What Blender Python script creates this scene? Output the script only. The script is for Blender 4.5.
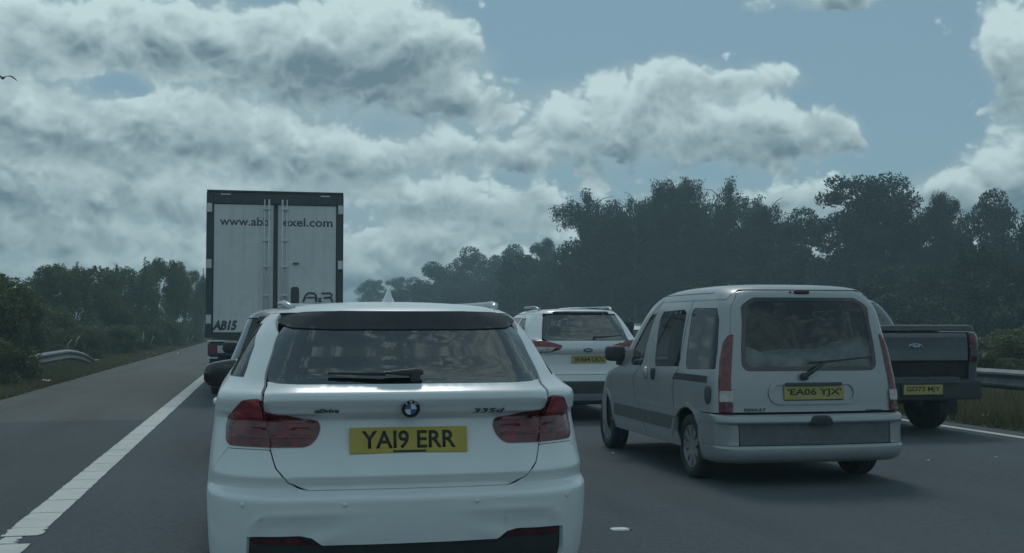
import bpy, bmesh, math, random
import numpy as np
from math import radians, sin, cos, pi, sqrt, atan2
from mathutils import Vector, Matrix, noise
from mathutils.geometry import delaunay_2d_cdt

for o in list(bpy.data.objects):
    bpy.data.objects.remove(o, do_unlink=True)
scene = bpy.context.scene
COL = scene.collection
random.seed(7)
rng = np.random.default_rng(7)

# ------------------------------------------------------------------ camera
FPX, HCAM = 1150.0, 1.38
PITCH = math.atan(48.5 / FPX)
YAW = math.atan((512 - 265) / FPX * cos(PITCH))
cam_data = bpy.data.cameras.new('camera')
cam_data.sensor_width = 36.0
cam_data.lens = 36.0 * FPX / 1024.0
cam_data.clip_start = 0.05
cam_data.clip_end = 6000
cam = bpy.data.objects.new('camera', cam_data)
COL.objects.link(cam)
cam.location = (0, 0, HCAM)
cam.rotation_euler = (pi / 2 + PITCH, 0, -YAW)
scene.camera = cam
scene.view_settings.view_transform = 'Standard'
scene.view_settings.look = 'None'
scene.view_settings.gamma = 1.0
scene.view_settings.exposure = 0.20

C_R = np.array([cos(YAW), -sin(YAW), 0.0])
C_F = np.array([sin(YAW) * cos(PITCH), cos(YAW) * cos(PITCH), sin(PITCH)])
C_U = np.array([-sin(YAW) * sin(PITCH), -cos(YAW) * sin(PITCH), cos(PITCH)])
C_O = np.array([0, 0, HCAM])

def ray(px, py):
    return C_F + (px - 512) / FPX * C_R - (py - 276.5) / FPX * C_U
def at_y(px, py, Y):                 # point at road distance Y seen in direction (px, py)
    r = ray(px, py)
    return C_O + r * (Y / r[1])
def project(P):
    d = P - C_O
    dep = d @ C_F
    return np.stack([512 + FPX * (d @ C_R) / dep, 276.5 - FPX * (d @ C_U) / dep], -1)

# ------------------------------------------------------------------ sky, sun
SUN_EL, SUN_AZ = radians(56), radians(8)      # ahead of the camera, a little to the right
sun_data = bpy.data.lights.new('sun', 'SUN')
sun_data.energy = 0.75
sun_data.angle = radians(14)
sun_data.color = (1.0, 0.99, 0.97)
sun = bpy.data.objects.new('sun', sun_data)
COL.objects.link(sun)
sun.rotation_euler = (pi / 2 - SUN_EL, 0, pi - SUN_AZ)   # light travels from ahead and above
_sd = Vector((sin(SUN_AZ) * cos(SUN_EL), cos(SUN_AZ) * cos(SUN_EL), sin(SUN_EL)))
sun.rotation_euler = (-_sd).to_track_quat('-Z', 'Y').to_euler()

world = bpy.data.worlds.new('World')
scene.world = world
world.use_nodes = True
WT = world.node_tree
WT.nodes.clear()

class NB:
    """small helper to write node maths as expressions"""
    def __init__(s, tree):
        s.t = tree
    def n(s, typ, **kw):
        nd = s.t.nodes.new(typ)
        for k, v in kw.items():
            setattr(nd, k, v)
        return nd
    def put(s, sock, v):
        if isinstance(v, bpy.types.NodeSocket):
            s.t.links.new(v, sock)
        else:
            sock.default_value = v
    def m(s, op, a, b=None, c=None, clamp=False):
        nd = s.n('ShaderNodeMath', operation=op, use_clamp=clamp)
        s.put(nd.inputs[0], a)
        if b is not None: s.put(nd.inputs[1], b)
        if c is not None: s.put(nd.inputs[2], c)
        return nd.outputs[0]
    def vm(s, op, a, b=None, scale=None):
        nd = s.n('ShaderNodeVectorMath', operation=op)
        s.put(nd.inputs[0], a)
        if b is not None: s.put(nd.inputs[1], b)
        if scale is not None: s.put(nd.inputs['Scale'], scale)
        return nd.outputs['Value'] if op in ('DOT_PRODUCT', 'LENGTH') else nd.outputs['Vector']
    def smooth(s, x, lo, hi, a=0.0, b=1.0):
        nd = s.n('ShaderNodeMapRange', interpolation_type='SMOOTHSTEP')
        s.put(nd.inputs[0], x); s.put(nd.inputs[1], lo); s.put(nd.inputs[2], hi)
        s.put(nd.inputs[3], a); s.put(nd.inputs[4], b)
        return nd.outputs[0]
    def noise(s, vec, scale, detail=4, rough=.5, dist=0, lac=2.0, color=False):
        nd = s.n('ShaderNodeTexNoise')
        s.put(nd.inputs['Vector'], vec)
        nd.inputs['Scale'].default_value = scale
        nd.inputs['Detail'].default_value = detail
        nd.inputs['Roughness'].default_value = rough
        nd.inputs['Distortion'].default_value = dist
        nd.inputs['Lacunarity'].default_value = lac
        return nd.outputs['Color' if color else 'Fac']
    def mix(s, f, a, b, typ='MIX'):
        nd = s.n('ShaderNodeMix', data_type='RGBA', blend_type=typ)
        s.put(nd.inputs['Factor'], f)
        s.put(nd.inputs['A'], a if isinstance(a, bpy.types.NodeSocket) else (*a, 1)[:4])
        s.put(nd.inputs['B'], b if isinstance(b, bpy.types.NodeSocket) else (*b, 1)[:4])
        return nd.outputs['Result']

def dir_azel(px, py):
    r = ray(px, py)
    return atan2(r[0], r[1]), math.asin(r[2] / np.linalg.norm(r))

# clouds of this sky: where they stand (seen bearing), size, weight
CLOUDS = [(50, 30, 80, 36, .8), (170, 35, 80, 34, .8), (285, 52, 80, 38, 1.1), (365, 40, 60, 44, 1.1), (430, 48, 50, 36, 1.1),
          (50, 122, 75, 34, .95), (170, 122, 60, 26, .95), (60, 190, 90, 28, .95), (250, 145, 75, 27, .95), (350, 160, 60, 26, .85),
          (220, 200, 90, 22, .75), (80, 243, 110, 18, .8), (-70, 120, 60, 140, .9),
          (462, 102, 58, 20, .85), (450, 150, 44, 17, .8), (505, 160, 34, 14, .75), (610, 127, 72, 36, 1.2), (670, 84, 46, 20, .95),
          (752, 78, 46, 12, .85), (745, 128, 46, 25, 1.15), (790, 150, 36, 15, .8), (838, 132, 32, 17, 1.1),
          (435, 203, 50, 20, .95), (390, 240, 80, 18, .85), (530, 210, 60, 18, .95), (430, 272, 200, 18, .9), (130, 278, 200, 12, .8),
          (810, 200, 46, 18, .95), (720, 200, 70, 14, .7), (955, 196, 50, 17, .95), (1008, 180, 42, 24, 1.1), (1018, 55, 32, 40, 1.25),
          (1085, 110, 60, 70, .8), (752, 8, 26, 11, .95), (838, -3, 38, 11, 1.1), (780, 258, 320, 24, .8)]
HOLES = [(98, 82, 26, 13, .5), (128, 92, 20, 10, .45), (265, -8, 30, 16, .8), (650, 20, 120, 26, .4), (920, 90, 60, 50, .4), (392, 124, 14, 9, .15)]
CLOUD_BIAS = -.96

B = NB(WT)
tc = B.n('ShaderNodeTexCoord')
dn = B.vm('NORMALIZE', tc.outputs['Generated'])
sx = B.n('ShaderNodeSeparateXYZ'); WT.links.new(dn, sx.inputs[0])
az = B.m('ARCTAN2', sx.outputs[0], sx.outputs[1])
el = B.m('ARCSINE', sx.outputs[2])
# billows: three sizes, the folds of each octave pushed by the one before
st = B.vm('MULTIPLY', dn, (1, 1, 1.25))
wv = B.noise(st, 13.0, 3, .55, color=True)
ws = B.n('ShaderNodeSeparateColor'); WT.links.new(wv, ws.inputs[0])
warp = B.vm('SCALE', B.vm('SUBTRACT', wv, (.5, .5, .5)), scale=.026)
st = B.vm('ADD', st, warp)
def fold(vec, scale, detail):
    q = B.m('MULTIPLY_ADD', B.noise(vec, scale, detail, .5), 2.0, -1.0)
    return B.m('SQRT', B.m('MULTIPLY_ADD', q, q, .006))       # rounded folds
def low(vec):
    return B.m('MULTIPLY', fold(vec, 24, 0), 1.15)
def high(vec):
    return B.m('MULTIPLY_ADD', fold(vec, 115, 3), .40, B.m('MULTIPLY', fold(vec, 54, 1), .85))
l0, h0 = low(st), high(st)
l1 = low(B.vm('ADD', st, (.003, .004, .020)))
h1 = high(B.vm('ADD', st, (.0015, .002, .0085)))
p0 = B.m('ADD', l0, h0)
azw = B.m('ADD', az, B.m('MULTIPLY', B.m('SUBTRACT', ws.outputs[0], .5), .062))
elw = B.m('ADD', el, B.m('MULTIPLY', B.m('SUBTRACT', ws.outputs[1], .5), .042))
def gauss(cx, cy, rx, ry, amp):
    a0, e0 = dir_azel(cx, cy)
    q = B.vm('MULTIPLY', B.vm('SUBTRACT', wp_, (a0, e0, 0)), (FPX / rx, FPX / ry, 0))
    return q, B.m('MULTIPLY', B.m('EXPONENT', B.m('MULTIPLY', B.vm('DOT_PRODUCT', q, q), -.72)), amp)
cb = B.n('ShaderNodeCombineXYZ'); WT.links.new(azw, cb.inputs[0]); WT.links.new(elw, cb.inputs[1])
wp_ = cb.outputs[0]
acc, top = 0.0, 0.0
for c in CLOUDS:
    q, w = gauss(*c)
    acc = B.m('ADD', w, acc)
    top = B.m('MULTIPLY_ADD', B.vm('DOT_PRODUCT', q, (0, 1, 0)), w, top)      # how high in its own heap a point lies
top = B.m('DIVIDE', top, B.m('ADD', acc, .08))
acc = B.m('MINIMUM', acc, 1.15)
for c in HOLES:
    acc = B.m('SUBTRACT', acc, gauss(*c)[1])
# the rest of the sky: broken cumulus of the same kind
gen = B.m('MULTIPLY_ADD', B.noise(dn, 2.6, 3, .5), 3.2, -1.2)
a0, e0 = dir_azel(512, 150)
wa = B.smooth(B.m('ABSOLUTE', B.m('SUBTRACT', az, a0)), .46, .75, 1.0, 0.0)
we = B.smooth(el, .26, .48, 1.0, 0.0)
win = B.m('MULTIPLY', wa, we)
cov = B.m('ADD', B.m('MULTIPLY', acc, win), B.m('MULTIPLY', gen, B.m('SUBTRACT', 1.0, win)))
top = B.m('MULTIPLY', top, win)
d0 = B.m('ADD', B.m('MULTIPLY', cov, 1.05), B.m('ADD', p0, CLOUD_BIAS))
veil = B.m('MULTIPLY', B.smooth(cov, .18, .75), B.smooth(B.noise(st, 9, 3, .5), .30, .60, .35, 1.0))     # flat paler layer behind the heaps
rl = B.m('SUBTRACT', l0, l1)
rh = B.m('SUBTRACT', h0, h1)
sky = B.n('ShaderNodeTexSky', sky_type='NISHITA')
sky.sun_disc = False
sky.sun_elevation = SUN_EL
sky.sun_rotation = SUN_AZ
sky.altitude = 100
sky.air_density = 1.0
sky.dust_density = .6
sky.ozone_density = 2.0
alpha = B.smooth(d0, -.05, .36)
thick = B.smooth(d0, .12, .95)
shade = B.m('MULTIPLY_ADD', thick, -.34, .86)
shade = B.m('MULTIPLY_ADD', top, .80, shade)
shade = B.m('MULTIPLY_ADD', rl, .62, shade)
shade = B.m('MULTIPLY_ADD', rh, .68, shade)
shade = B.m('MINIMUM', B.m('MAXIMUM', shade, .02), 1.18)
CLOUD_LIT = (4.3, 5.55, 5.75)
CLOUD_DARK = (1.18, 1.88, 2.30)
cl = B.mix(shade, CLOUD_DARK, CLOUD_LIT)
cl.node.clamp_factor = False
skyc = B.mix(.78, B.mix(1.0, sky.outputs[0], (.60, .78, .80), 'MULTIPLY'), (1.80, 2.85, 3.35))      # sky seen through thin high haze
colr = B.mix(alpha, B.mix(veil, skyc, (2.65, 3.75, 4.2)), cl)
bg = B.n('ShaderNodeBackground')
WT.links.new(colr, bg.inputs['Color'])
bg.inputs['Strength'].default_value = 0.10
wo = B.n('ShaderNodeOutputWorld')
WT.links.new(bg.outputs[0], wo.inputs['Surface'])

# ------------------------------------------------------------------ materials
def new_mat(name):
    m = bpy.data.materials.new(name)
    m.use_nodes = True
    nt = m.node_tree
    return m, nt, nt.nodes['Principled BSDF'], NB(nt)

def plain(name, col, rough=.5, metal=0.0, coat=0.0, spec=.5, var=.12, scale=6.0, bump=0.0, bscale=60.0, dirt=None, coat_rough=.05, streak=None):
    m, nt, p, b = new_mat(name)
    tcn = b.n('ShaderNodeTexCoord')
    nz = b.noise(tcn.outputs['Object'], scale, 6, .6)
    f = b.smooth(nz, .3, .7)
    c = b.mix(f, tuple(x * (1 - var) for x in col), tuple(min(1, x * (1 + var)) for x in col))
    if dirt:
        n2 = b.noise(tcn.outputs['Object'], 2.3, 8, .65)
        c = b.mix(b.smooth(n2, .5, .8, 0, dirt[1]), c, dirt[0])
    if streak:
        n3 = b.noise(b.vm('MULTIPLY', tcn.outputs['Object'], (9.0, 9.0, .35)), 1.0, 6, .65)
        c = b.mix(b.smooth(n3, .46, .72, 0, streak[1]), c, streak[0])
    nt.links.new(c, p.inputs['Base Color'])
    r = b.m('MULTIPLY_ADD', b.noise(tcn.outputs['Object'], scale * 2.1, 5, .6), rough * .5, rough * .75)
    nt.links.new(r, p.inputs['Roughness'])
    p.inputs['Metallic'].default_value = metal
    p.inputs['Specular IOR Level'].default_value = spec
    p.inputs['Coat Weight'].default_value = coat
    p.inputs['Coat Roughness'].default_value = coat_rough
    if bump:
        bn = b.n('ShaderNodeBump')
        bn.inputs['Strength'].default_value = bump
        bn.inputs['Distance'].default_value = .01
        nt.links.new(b.noise(tcn.outputs['Object'], bscale, 5, .6), bn.inputs['Height'])
        nt.links.new(bn.outputs[0], p.inputs['Normal'])
    return m

def glass(name, tint, gloss=1.0, rough=.0, dust=0.0, dustcol=(.35, .38, .38)):
    m, nt, p, b = new_mat(name)
    nt.nodes.remove(p)
    out = nt.nodes['Material Output']
    tr = b.n('ShaderNodeBsdfTransparent'); tr.inputs[0].default_value = (*tint, 1)
    gl = b.n('ShaderNodeBsdfGlossy'); gl.inputs['Roughness'].default_value = rough
    gl.inputs['Color'].default_value = (.95, .97, .97, 1)
    fr = b.n('ShaderNodeFresnel'); fr.inputs['IOR'].default_value = 1.6
    mx = b.n('ShaderNodeMixShader')
    nt.links.new(b.m('MULTIPLY', fr.outputs[0], gloss), mx.inputs[0])
    nt.links.new(tr.outputs[0], mx.inputs[1]); nt.links.new(gl.outputs[0], mx.inputs[2])
    last = mx.outputs[0]
    if dust:
        df = b.n('ShaderNodeBsdfDiffuse'); df.inputs[0].default_value = (*dustcol, 1)
        tcn = b.n('ShaderNodeTexCoord')
        nz = b.noise(tcn.outputs['Object'], 3.0, 7, .6)
        m2 = b.n('ShaderNodeMixShader')
        nt.links.new(b.smooth(nz, .25, .8, dust * .35, dust), m2.inputs[0])
        nt.links.new(last, m2.inputs[1]); nt.links.new(df.outputs[0], m2.inputs[2])
        last = m2.outputs[0]
    nt.links.new(last, out.inputs['Surface'])
    return m

M = {}
DUST = (.27, .27, .26)
M['white_paint'] = plain('white_paint', (.68, .71, .72), .36, 0, .45, var=.03, scale=3, dirt=(DUST, .16), coat_rough=.16)
M['white_paint2'] = plain('white_paint_aged', (.66, .68, .69), .32, 0, .7, var=.03, scale=3, dirt=(DUST, .14))
M['silver_paint'] = plain('silver_paint', (.32, .34, .35), .42, .35, .5, var=.04, scale=4, dirt=(DUST, .30), coat_rough=.12)
M['grey_paint'] = plain('grey_paint', (.13, .14, .15), .30, .3, .9, var=.04, scale=4, dirt=(DUST, .2))
M['slate_paint'] = plain('slate_paint', (.075, .088, .098), .32, .2, .8, var=.05, scale=4, dirt=(DUST, .15))
M['black_plastic'] = plain('black_plastic', (.030, .034, .037), .55, var=.15, scale=20, bump=.06, bscale=300, dirt=(DUST, .08))
M['grey_plastic'] = plain('grey_plastic', (.055, .062, .068), .6, var=.15, scale=15, bump=.06, bscale=300, dirt=(DUST, .12))
M['van_trim'] = plain('van_trim', (.10, .11, .118), .6, var=.12, scale=15, dirt=(DUST, .15))
M['gloss_black'] = plain('gloss_black', (.012, .014, .016), .18, 0, .6, var=.1)
M['under'] = plain('underbody', (.015, .016, .017), .8, var=.3, bump=.2)
M['rubber'] = plain('rubber', (.022, .023, .025), .75, var=.25, scale=20, bump=.25, bscale=90, dirt=(DUST, .14))
M['alloy'] = plain('alloy', (.42, .43, .44), .35, .7, var=.1, scale=8, dirt=((.12, .11, .10), .4))
M['chrome'] = plain('chrome', (.62, .64, .65), .16, .95, var=.05)
M['rail_silver'] = plain('rail_silver', (.45, .47, .48), .35, .7, var=.06)
M['plate_yellow'] = plain('plate_yellow', (.44, .33, .045), .42, var=.08, scale=9, dirt=(DUST, .2))
M['plate_yellow_dull'] = plain('plate_yellow_dull', (.36, .31, .10), .5, var=.1, scale=9, dirt=(DUST, .3))
M['ink'] = plain('ink_black', (.02, .022, .025), .5, var=.1)
M['blue'] = plain('badge_blue', (.05, .14, .34), .3, coat=.5)
M['deep_blue'] = plain('badge_deep_blue', (.02, .05, .16), .3, coat=.5)
M['badge_white'] = plain('badge_white', (.75, .77, .78), .3, coat=.5)
M['seat'] = plain('seat_cloth', (.030, .033, .038), .9, var=.3, scale=30)
M['headliner'] = plain('headliner', (.16, .17, .17), .9)
M['glass_dark'] = glass('privacy_glass', (.012, .016, .018), 2.3, .0, .012)
M['glass_side'] = glass('side_glass', (.05, .06, .065), .55, .01, .03)
M['glass_mid'] = glass('tinted_glass', (.52, .58, .60), .8, .01, .08)
M['glass_clear'] = glass('clear_glass', (.66, .72, .72), 1.0, .0, .08)
def lens(name, col, dark):
    m, nt, p, b = new_mat(name)
    tcn = b.n('ShaderNodeTexCoord')
    sp = b.n('ShaderNodeSeparateXYZ'); nt.links.new(tcn.outputs['Object'], sp.inputs[0])
    w = b.m('SINE', b.m('MULTIPLY', sp.outputs[2], 420.0))
    w2 = b.m('SINE', b.m('MULTIPLY', sp.outputs[0], 300.0))
    nz = b.noise(tcn.outputs['Object'], 14, 4, .6)
    f = b.m('ADD', b.m('MULTIPLY', b.m('MULTIPLY', w, w2), .10), b.smooth(nz, .35, .65))
    nt.links.new(b.mix(f, dark, col), p.inputs['Base Color'])
    p.inputs['Roughness'].default_value = .22
    p.inputs['Coat Weight'].default_value = .45
    p.inputs['Coat Roughness'].default_value = .06
    p.inputs['Subsurface Weight'].default_value = 0.0
    return m
M['lens_red'] = lens('lens_red', (.19, .018, .024), (.07, .007, .010))
M['lens_bright'] = lens('lens_bright_red', (.42, .05, .06), (.22, .02, .03))
M['lens_deep'] = lens('lens_deep_red', (.11, .010, .015), (.035, .005, .008))
M['lens_clear'] = lens('lens_clear', (.55, .50, .50), (.36, .30, .30))
M['cloth_sheet'] = plain('cargo_sheet', (.72, .71, .68), .9, var=.2, scale=5, bump=.4, bscale=18)

# ------------------------------------------------------------------ object helpers
def link(name, me, mat=None, parent=None):
    o = bpy.data.objects.new(name, me)
    COL.objects.link(o)
    if parent is not None: o.parent = parent
    if mat is not None and me is not None and len(me.materials) == 0: me.materials.append(mat)
    return o
def tag(o, label=None, cat=None, group=None, kind=None):
    if label: o['label'] = label
    if cat: o['category'] = cat
    if group: o['group'] = group
    if kind: o['kind'] = kind
    return o
def thing(name, label, cat, loc=(0, 0, 0), rz=0, group=None):
    o = link(name, None)
    o.location = loc; o.rotation_euler = (0, 0, rz)
    return tag(o, label, cat, group)
def mesh(name, verts, faces, smooth=True):
    me = bpy.data.meshes.new(name)
    me.from_pydata([tuple(v) for v in verts], [], [tuple(int(i) for i in f) for f in faces])
    me.update()
    if smooth: me.polygons.foreach_set('use_smooth', [True] * len(me.polygons))
    return me
def obj(name, verts, faces, mat, parent=None, smooth=True):
    return link(name, mesh(name, verts, faces, smooth), mat, parent)
def box(name, x0, x1, y0, y1, z0, z1, mat, parent=None, bev=0.0):
    bm = bmesh.new()
    bmesh.ops.create_cube(bm, size=1.0)
    for v in bm.verts:
        v.co = ((x0 + x1) / 2 + v.co.x * (x1 - x0), (y0 + y1) / 2 + v.co.y * (y1 - y0), (z0 + z1) / 2 + v.co.z * (z1 - z0))
    if bev:
        bmesh.ops.bevel(bm, geom=list(bm.edges), offset=bev, segments=2, affect='EDGES', profile=.6)
    me = bpy.data.meshes.new(name)
    bm.to_mesh(me); bm.free()
    return link(name, me, mat, parent)
def tube(name, pts, rad, mat, parent=None, n=8, caps=True, flat=1.0):
    pts = [Vector(p) for p in pts]
    rads = rad if isinstance(rad, (list, tuple)) else [rad] * len(pts)
    V, F = [], []
    for i, p in enumerate(pts):
        t = (pts[min(i + 1, len(pts) - 1)] - pts[max(i - 1, 0)]).normalized()
        a = t.cross(Vector((0, 0, 1)))
        if a.length < .1: a = t.cross(Vector((1, 0, 0)))
        a.normalize(); c = a.cross(t).normalized()
        for k in range(n):
            th = 2 * pi * k / n
            V.append(p + a * (rads[i] * cos(th)) + c * (rads[i] * flat * sin(th)))
    for i in range(len(pts) - 1):
        for k in range(n):
            F.append((i * n + k, i * n + (k + 1) % n, (i + 1) * n + (k + 1) % n, (i + 1) * n + k))
    if caps:
        F.append(tuple(range(n))[::-1]); F.append(tuple((len(pts) - 1) * n + k for k in range(n)))
    return obj(name, V, F, mat, parent)
def blob(name, c, r, mat, parent=None, e=.5, nu=20, nv=12, fn=None):
    """rounded-box body (superellipsoid); fn reshapes the unit coordinates"""
    V, F = [], []
    sp = lambda x, p: math.copysign(abs(x) ** p, x)
    for j in range(nv + 1):
        ph = -pi / 2 + pi * j / nv
        for i in range(nu):
            th = 2 * pi * i / nu
            q = [sp(cos(ph), e) * sp(cos(th), e), sp(cos(ph), e) * sp(sin(th), e), sp(sin(ph), e)]
            if fn: q = fn(q)
            V.append((c[0] + r[0] * q[0], c[1] + r[1] * q[1], c[2] + r[2] * q[2]))
    for j in range(nv):
        for i in range(nu):
            F.append((j * nu + i, j * nu + (i + 1) % nu, (j + 1) * nu + (i + 1) % nu, (j + 1) * nu + i))
    return obj(name, V, F, mat, parent)
def lathe_x(prof, n=40):
    """profile of (x, r) turned about the X axis"""
    V, F = [], []
    for k in range(n):
        th = 2 * pi * k / n
        for x, r in prof:
            V.append((x, r * cos(th), r * sin(th)))
    m = len(prof)
    for k in range(n):
        for i in range(m - 1):
            F.append((k * m + i, k * m + i + 1, ((k + 1) % n) * m + i + 1, ((k + 1) % n) * m + i))
    return V, F
_text_cache = {}
def text(name, s, h, mat, parent, loc, rot=(pi / 2, 0, 0), width=None, bold=0.0, depth=.002, shear=0.0, spacing=1.0):
    cu = bpy.data.curves.new(name, 'FONT')
    cu.body = s; cu.size = 1.0; cu.align_x = 'LEFT'; cu.offset = bold; cu.shear = shear
    cu.space_character = spacing; cu.resolution_u = 3
    tmp = bpy.data.objects.new('tmp_text', cu)
    COL.objects.link(tmp)
    bpy.context.view_layer.update()
    me = bpy.data.meshes.new_from_object(tmp)
    bpy.data.objects.remove(tmp, do_unlink=True); bpy.data.curves.remove(cu)
    co = np.array([v.co[:] for v in me.vertices])
    lo, hi = co.min(0), co.max(0)
    ky = h / (hi[1] - lo[1]); kx = (width / (hi[0] - lo[0])) if width else ky
    co[:, 0] = (co[:, 0] - (lo[0] + hi[0]) / 2) * kx
    co[:, 1] = (co[:, 1] - (lo[1] + hi[1]) / 2) * ky
    # front sheet plus a rim gives the letters a real thickness
    bm = bmesh.new(); bm.from_mesh(me)
    for v, c in zip(bm.verts, co): v.co = (c[0], c[1], 0)
    r = bmesh.ops.extrude_face_region(bm, geom=list(bm.faces))
    for e in r['geom']:
        if isinstance(e, bmesh.types.BMVert): e.co.z = depth
    bm.to_mesh(me); bm.free()
    me.materials.clear()
    o = link(name, me, mat, parent)
    o.location = loc; o.rotation_euler = rot
    return o
def copy_tree(o, parent=None):
    c = o.copy(); COL.objects.link(c); c.parent = parent
    for ch in o.children: copy_tree(ch, c)
    return c

# ------------------------------------------------------------------ curved body surface
def pchip(x, y):
    x = np.asarray(x, float); y = np.asarray(y, float)
    h = np.diff(x); d = np.diff(y) / h
    m = np.zeros_like(y)
    m[0], m[-1] = d[0], d[-1]
    for i in range(1, len(x) - 1):
        if d[i - 1] * d[i] > 0:
            w1, w2 = 2 * h[i] + h[i - 1], h[i] + 2 * h[i - 1]
            m[i] = (w1 + w2) / (w1 / d[i - 1] + w2 / d[i])
    def f(q):
        q = np.clip(q, x[0], x[-1])
        i = np.clip(np.searchsorted(x, q) - 1, 0, len(x) - 2)
        t = (q - x[i]) / h[i]
        return ((2 * t ** 3 - 3 * t ** 2 + 1) * y[i] + (t ** 3 - 2 * t ** 2 + t) * h[i] * m[i]
                + (-2 * t ** 3 + 3 * t ** 2) * y[i + 1] + (t ** 3 - t ** 2) * h[i] * m[i + 1])
    return f

class Surf:
    """Car skin as a stack of rounded plan outlines. keys: (z, half width, y rear, y front,
    rear corner rx, ry, rear crown, front corner rx, ry, front crown). u runs from the rear
    centre round the left side to the front centre (negative u: right side), v up the skin."""
    def __init__(s, keys, loc=(0, 0), bulge=.015):
        k = np.array(keys, float)
        dv = np.sqrt(np.diff(k[:, 0]) ** 2 + np.diff(k[:, 2]) ** 2 + np.diff(k[:, 1]) ** 2)
        v = np.concatenate([[0], np.cumsum(np.maximum(dv, 1e-3))])
        s.vmax = v[-1]; s.keysv = v; s.loc = np.array([loc[0], loc[1], 0.0]); s.bulge = bulge
        s.f = [pchip(v, k[:, i]) for i in range(10)]
        W = k[:, 1].max()
        s.A, s.B = W * .68, .5
        s.Cl = (k[:, 3].max() - k[:, 2].min()) - .8
        s.cut = np.cumsum([0, s.A, s.B, s.Cl, s.B, s.A]); s.U = s.cut[-1]
        s.vt = np.linspace(0, s.vmax, 1500); s.zt = s.f[0](s.vt)
    def v_of_z(s, z):
        return np.interp(z, s.zt, s.vt)
    def P(s, u, v):
        u = np.asarray(u, float); v = np.asarray(v, float)
        u, v = np.broadcast_arrays(u, v)
        sg = np.where(u >= 0, -1.0, 1.0); q = np.minimum(np.abs(u), s.U)
        z, W, yr, yf, rx, ry, c, fx, fy, fc = [f(v) for f in s.f]
        L = yf - yr
        def end(rx, ry, c):
            rx = np.minimum(rx, .9 * W); ry = np.minimum(ry, .4 * L); c = np.minimum(c, .09 * L)
            xc = np.maximum(W, 1e-3)
            th0 = np.arctan(2 * c * np.maximum(W - .8 * rx, 0) / xc ** 2 * rx / np.maximum(ry, 1e-4))
            th0 = np.minimum(th0, 1.0)
            xj = W - rx * (1 - np.sin(th0)); yj = c * (xj / xc) ** 2
            return rx, ry, c, xc, th0, xj, yj
        R = end(rx, ry, c); Fr = end(fx, fy, fc)
        def endpt(E, t_c, t_k):        # t_c centre fraction, t_k corner fraction
            rx, ry, c, xc, th0, xj, yj = E
            xa = t_c * xj; ya = c * (xa / xc) ** 2
            th = th0 + t_k * (pi / 2 - th0)
            xb = xj + rx * (np.sin(th) - np.sin(th0)); yb = yj + ry * (np.cos(th0) - np.cos(th))
            return np.where(t_k > 0, xb, xa), np.where(t_k > 0, yb, ya)
        cu = s.cut
        t0 = np.clip(q / cu[1], 0, 1); t1 = np.clip((q - cu[1]) / s.B, 0, 1)
        t2 = np.clip((q - cu[2]) / s.Cl, 0, 1)
        t3 = np.clip((q - cu[3]) / s.B, 0, 1); t4 = np.clip((q - cu[4]) / s.A, 0, 1)
        xr, yrr = endpt(R, t0, t1)
        xf, yff = endpt(Fr, 1 - t4, 1 - t3)
        yre = R[6] + R[1] * np.cos(R[4]); yfe = Fr[6] + Fr[1] * np.cos(Fr[4])
        ys0 = yr + yre; ys1 = yf - yfe
        xs = W + s.bulge * (1 - (2 * t2 - 1) ** 2) * np.minimum(1, W / .5)
        yside = ys0 + t2 * (ys1 - ys0)
        x = np.where(q <= cu[2], xr, np.where(q <= cu[3], xs, xf))
        y = np.where(q <= cu[2], yr + yrr, np.where(q <= cu[3], yside, yf - yff))
        return np.stack([sg * x, y, z], -1)
    def N(s, u, v):
        e = 2e-3
        u = np.asarray(u, float); v = np.asarray(v, float)
        du = s.P(u + e, v) - s.P(u - e, v)
        v1 = np.minimum(v + e, s.vmax); v0 = np.maximum(v - e, 0)
        dv = s.P(u, v1) - s.P(u, v0)
        n = np.cross(dv, du)
        n /= np.maximum(np.linalg.norm(n, axis=-1, keepdims=True), 1e-9)
        return n
    def pt(s, u, v, off=0.0):
        return s.P(u, v) + s.N(u, v) * off
    # three ways to give outline points
    def px(s, pts):
        if not hasattr(s, 'tab'):
            ug = np.linspace(-s.cut[2], s.cut[4], 700); vg = np.linspace(0, s.vmax, 420)
            s.ug, s.vg = np.meshgrid(ug, vg)
            P = s.P(s.ug, s.vg) + s.loc
            n = s.N(s.ug, s.vg)
            facing = ((P - C_O) * n).sum(-1) < 0
            s.tab = project(P); s.tab[~facing] = 1e6
        out = []
        for p in pts:
            p = np.array(p, float)
            d = ((s.tab - p) ** 2).sum(-1)
            i = np.unravel_index(d.argmin(), d.shape)
            u, v = s.ug[i], s.vg[i]
            for _ in range(6):
                e = 1e-3
                q = project(s.P(u, v) + s.loc)
                J = np.stack([(project(s.P(u + e, v) + s.loc) - q) / e, (project(s.P(u, v + e) + s.loc) - q) / e], -1)
                try: du = np.linalg.solve(J, p - q)
                except np.linalg.LinAlgError: break
                if np.abs(du).max() > .05: break
                u, v = u + du[0], min(max(v + du[1], 0), s.vmax)
            out.append((float(u), float(v)))
        return out
    def xz(s, pts):
        us = np.linspace(0, s.cut[2], 400); out = []
        for x, z in pts:
            v = float(s.v_of_z(z)); xs = -s.P(us, np.full_like(us, v))[:, 0]
            u = float(np.interp(abs(x), xs, us)); out.append((u if x <= 0 else -u, v))
        return out
    def yz(s, pts, side=1):
        us = np.linspace(0, s.U, 900); out = []
        for y, z in pts:
            v = float(s.v_of_z(z)); ys = s.P(us, np.full_like(us, v))[:, 1]
            out.append((side * float(np.interp(y, ys, us)), v))
        return out

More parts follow.
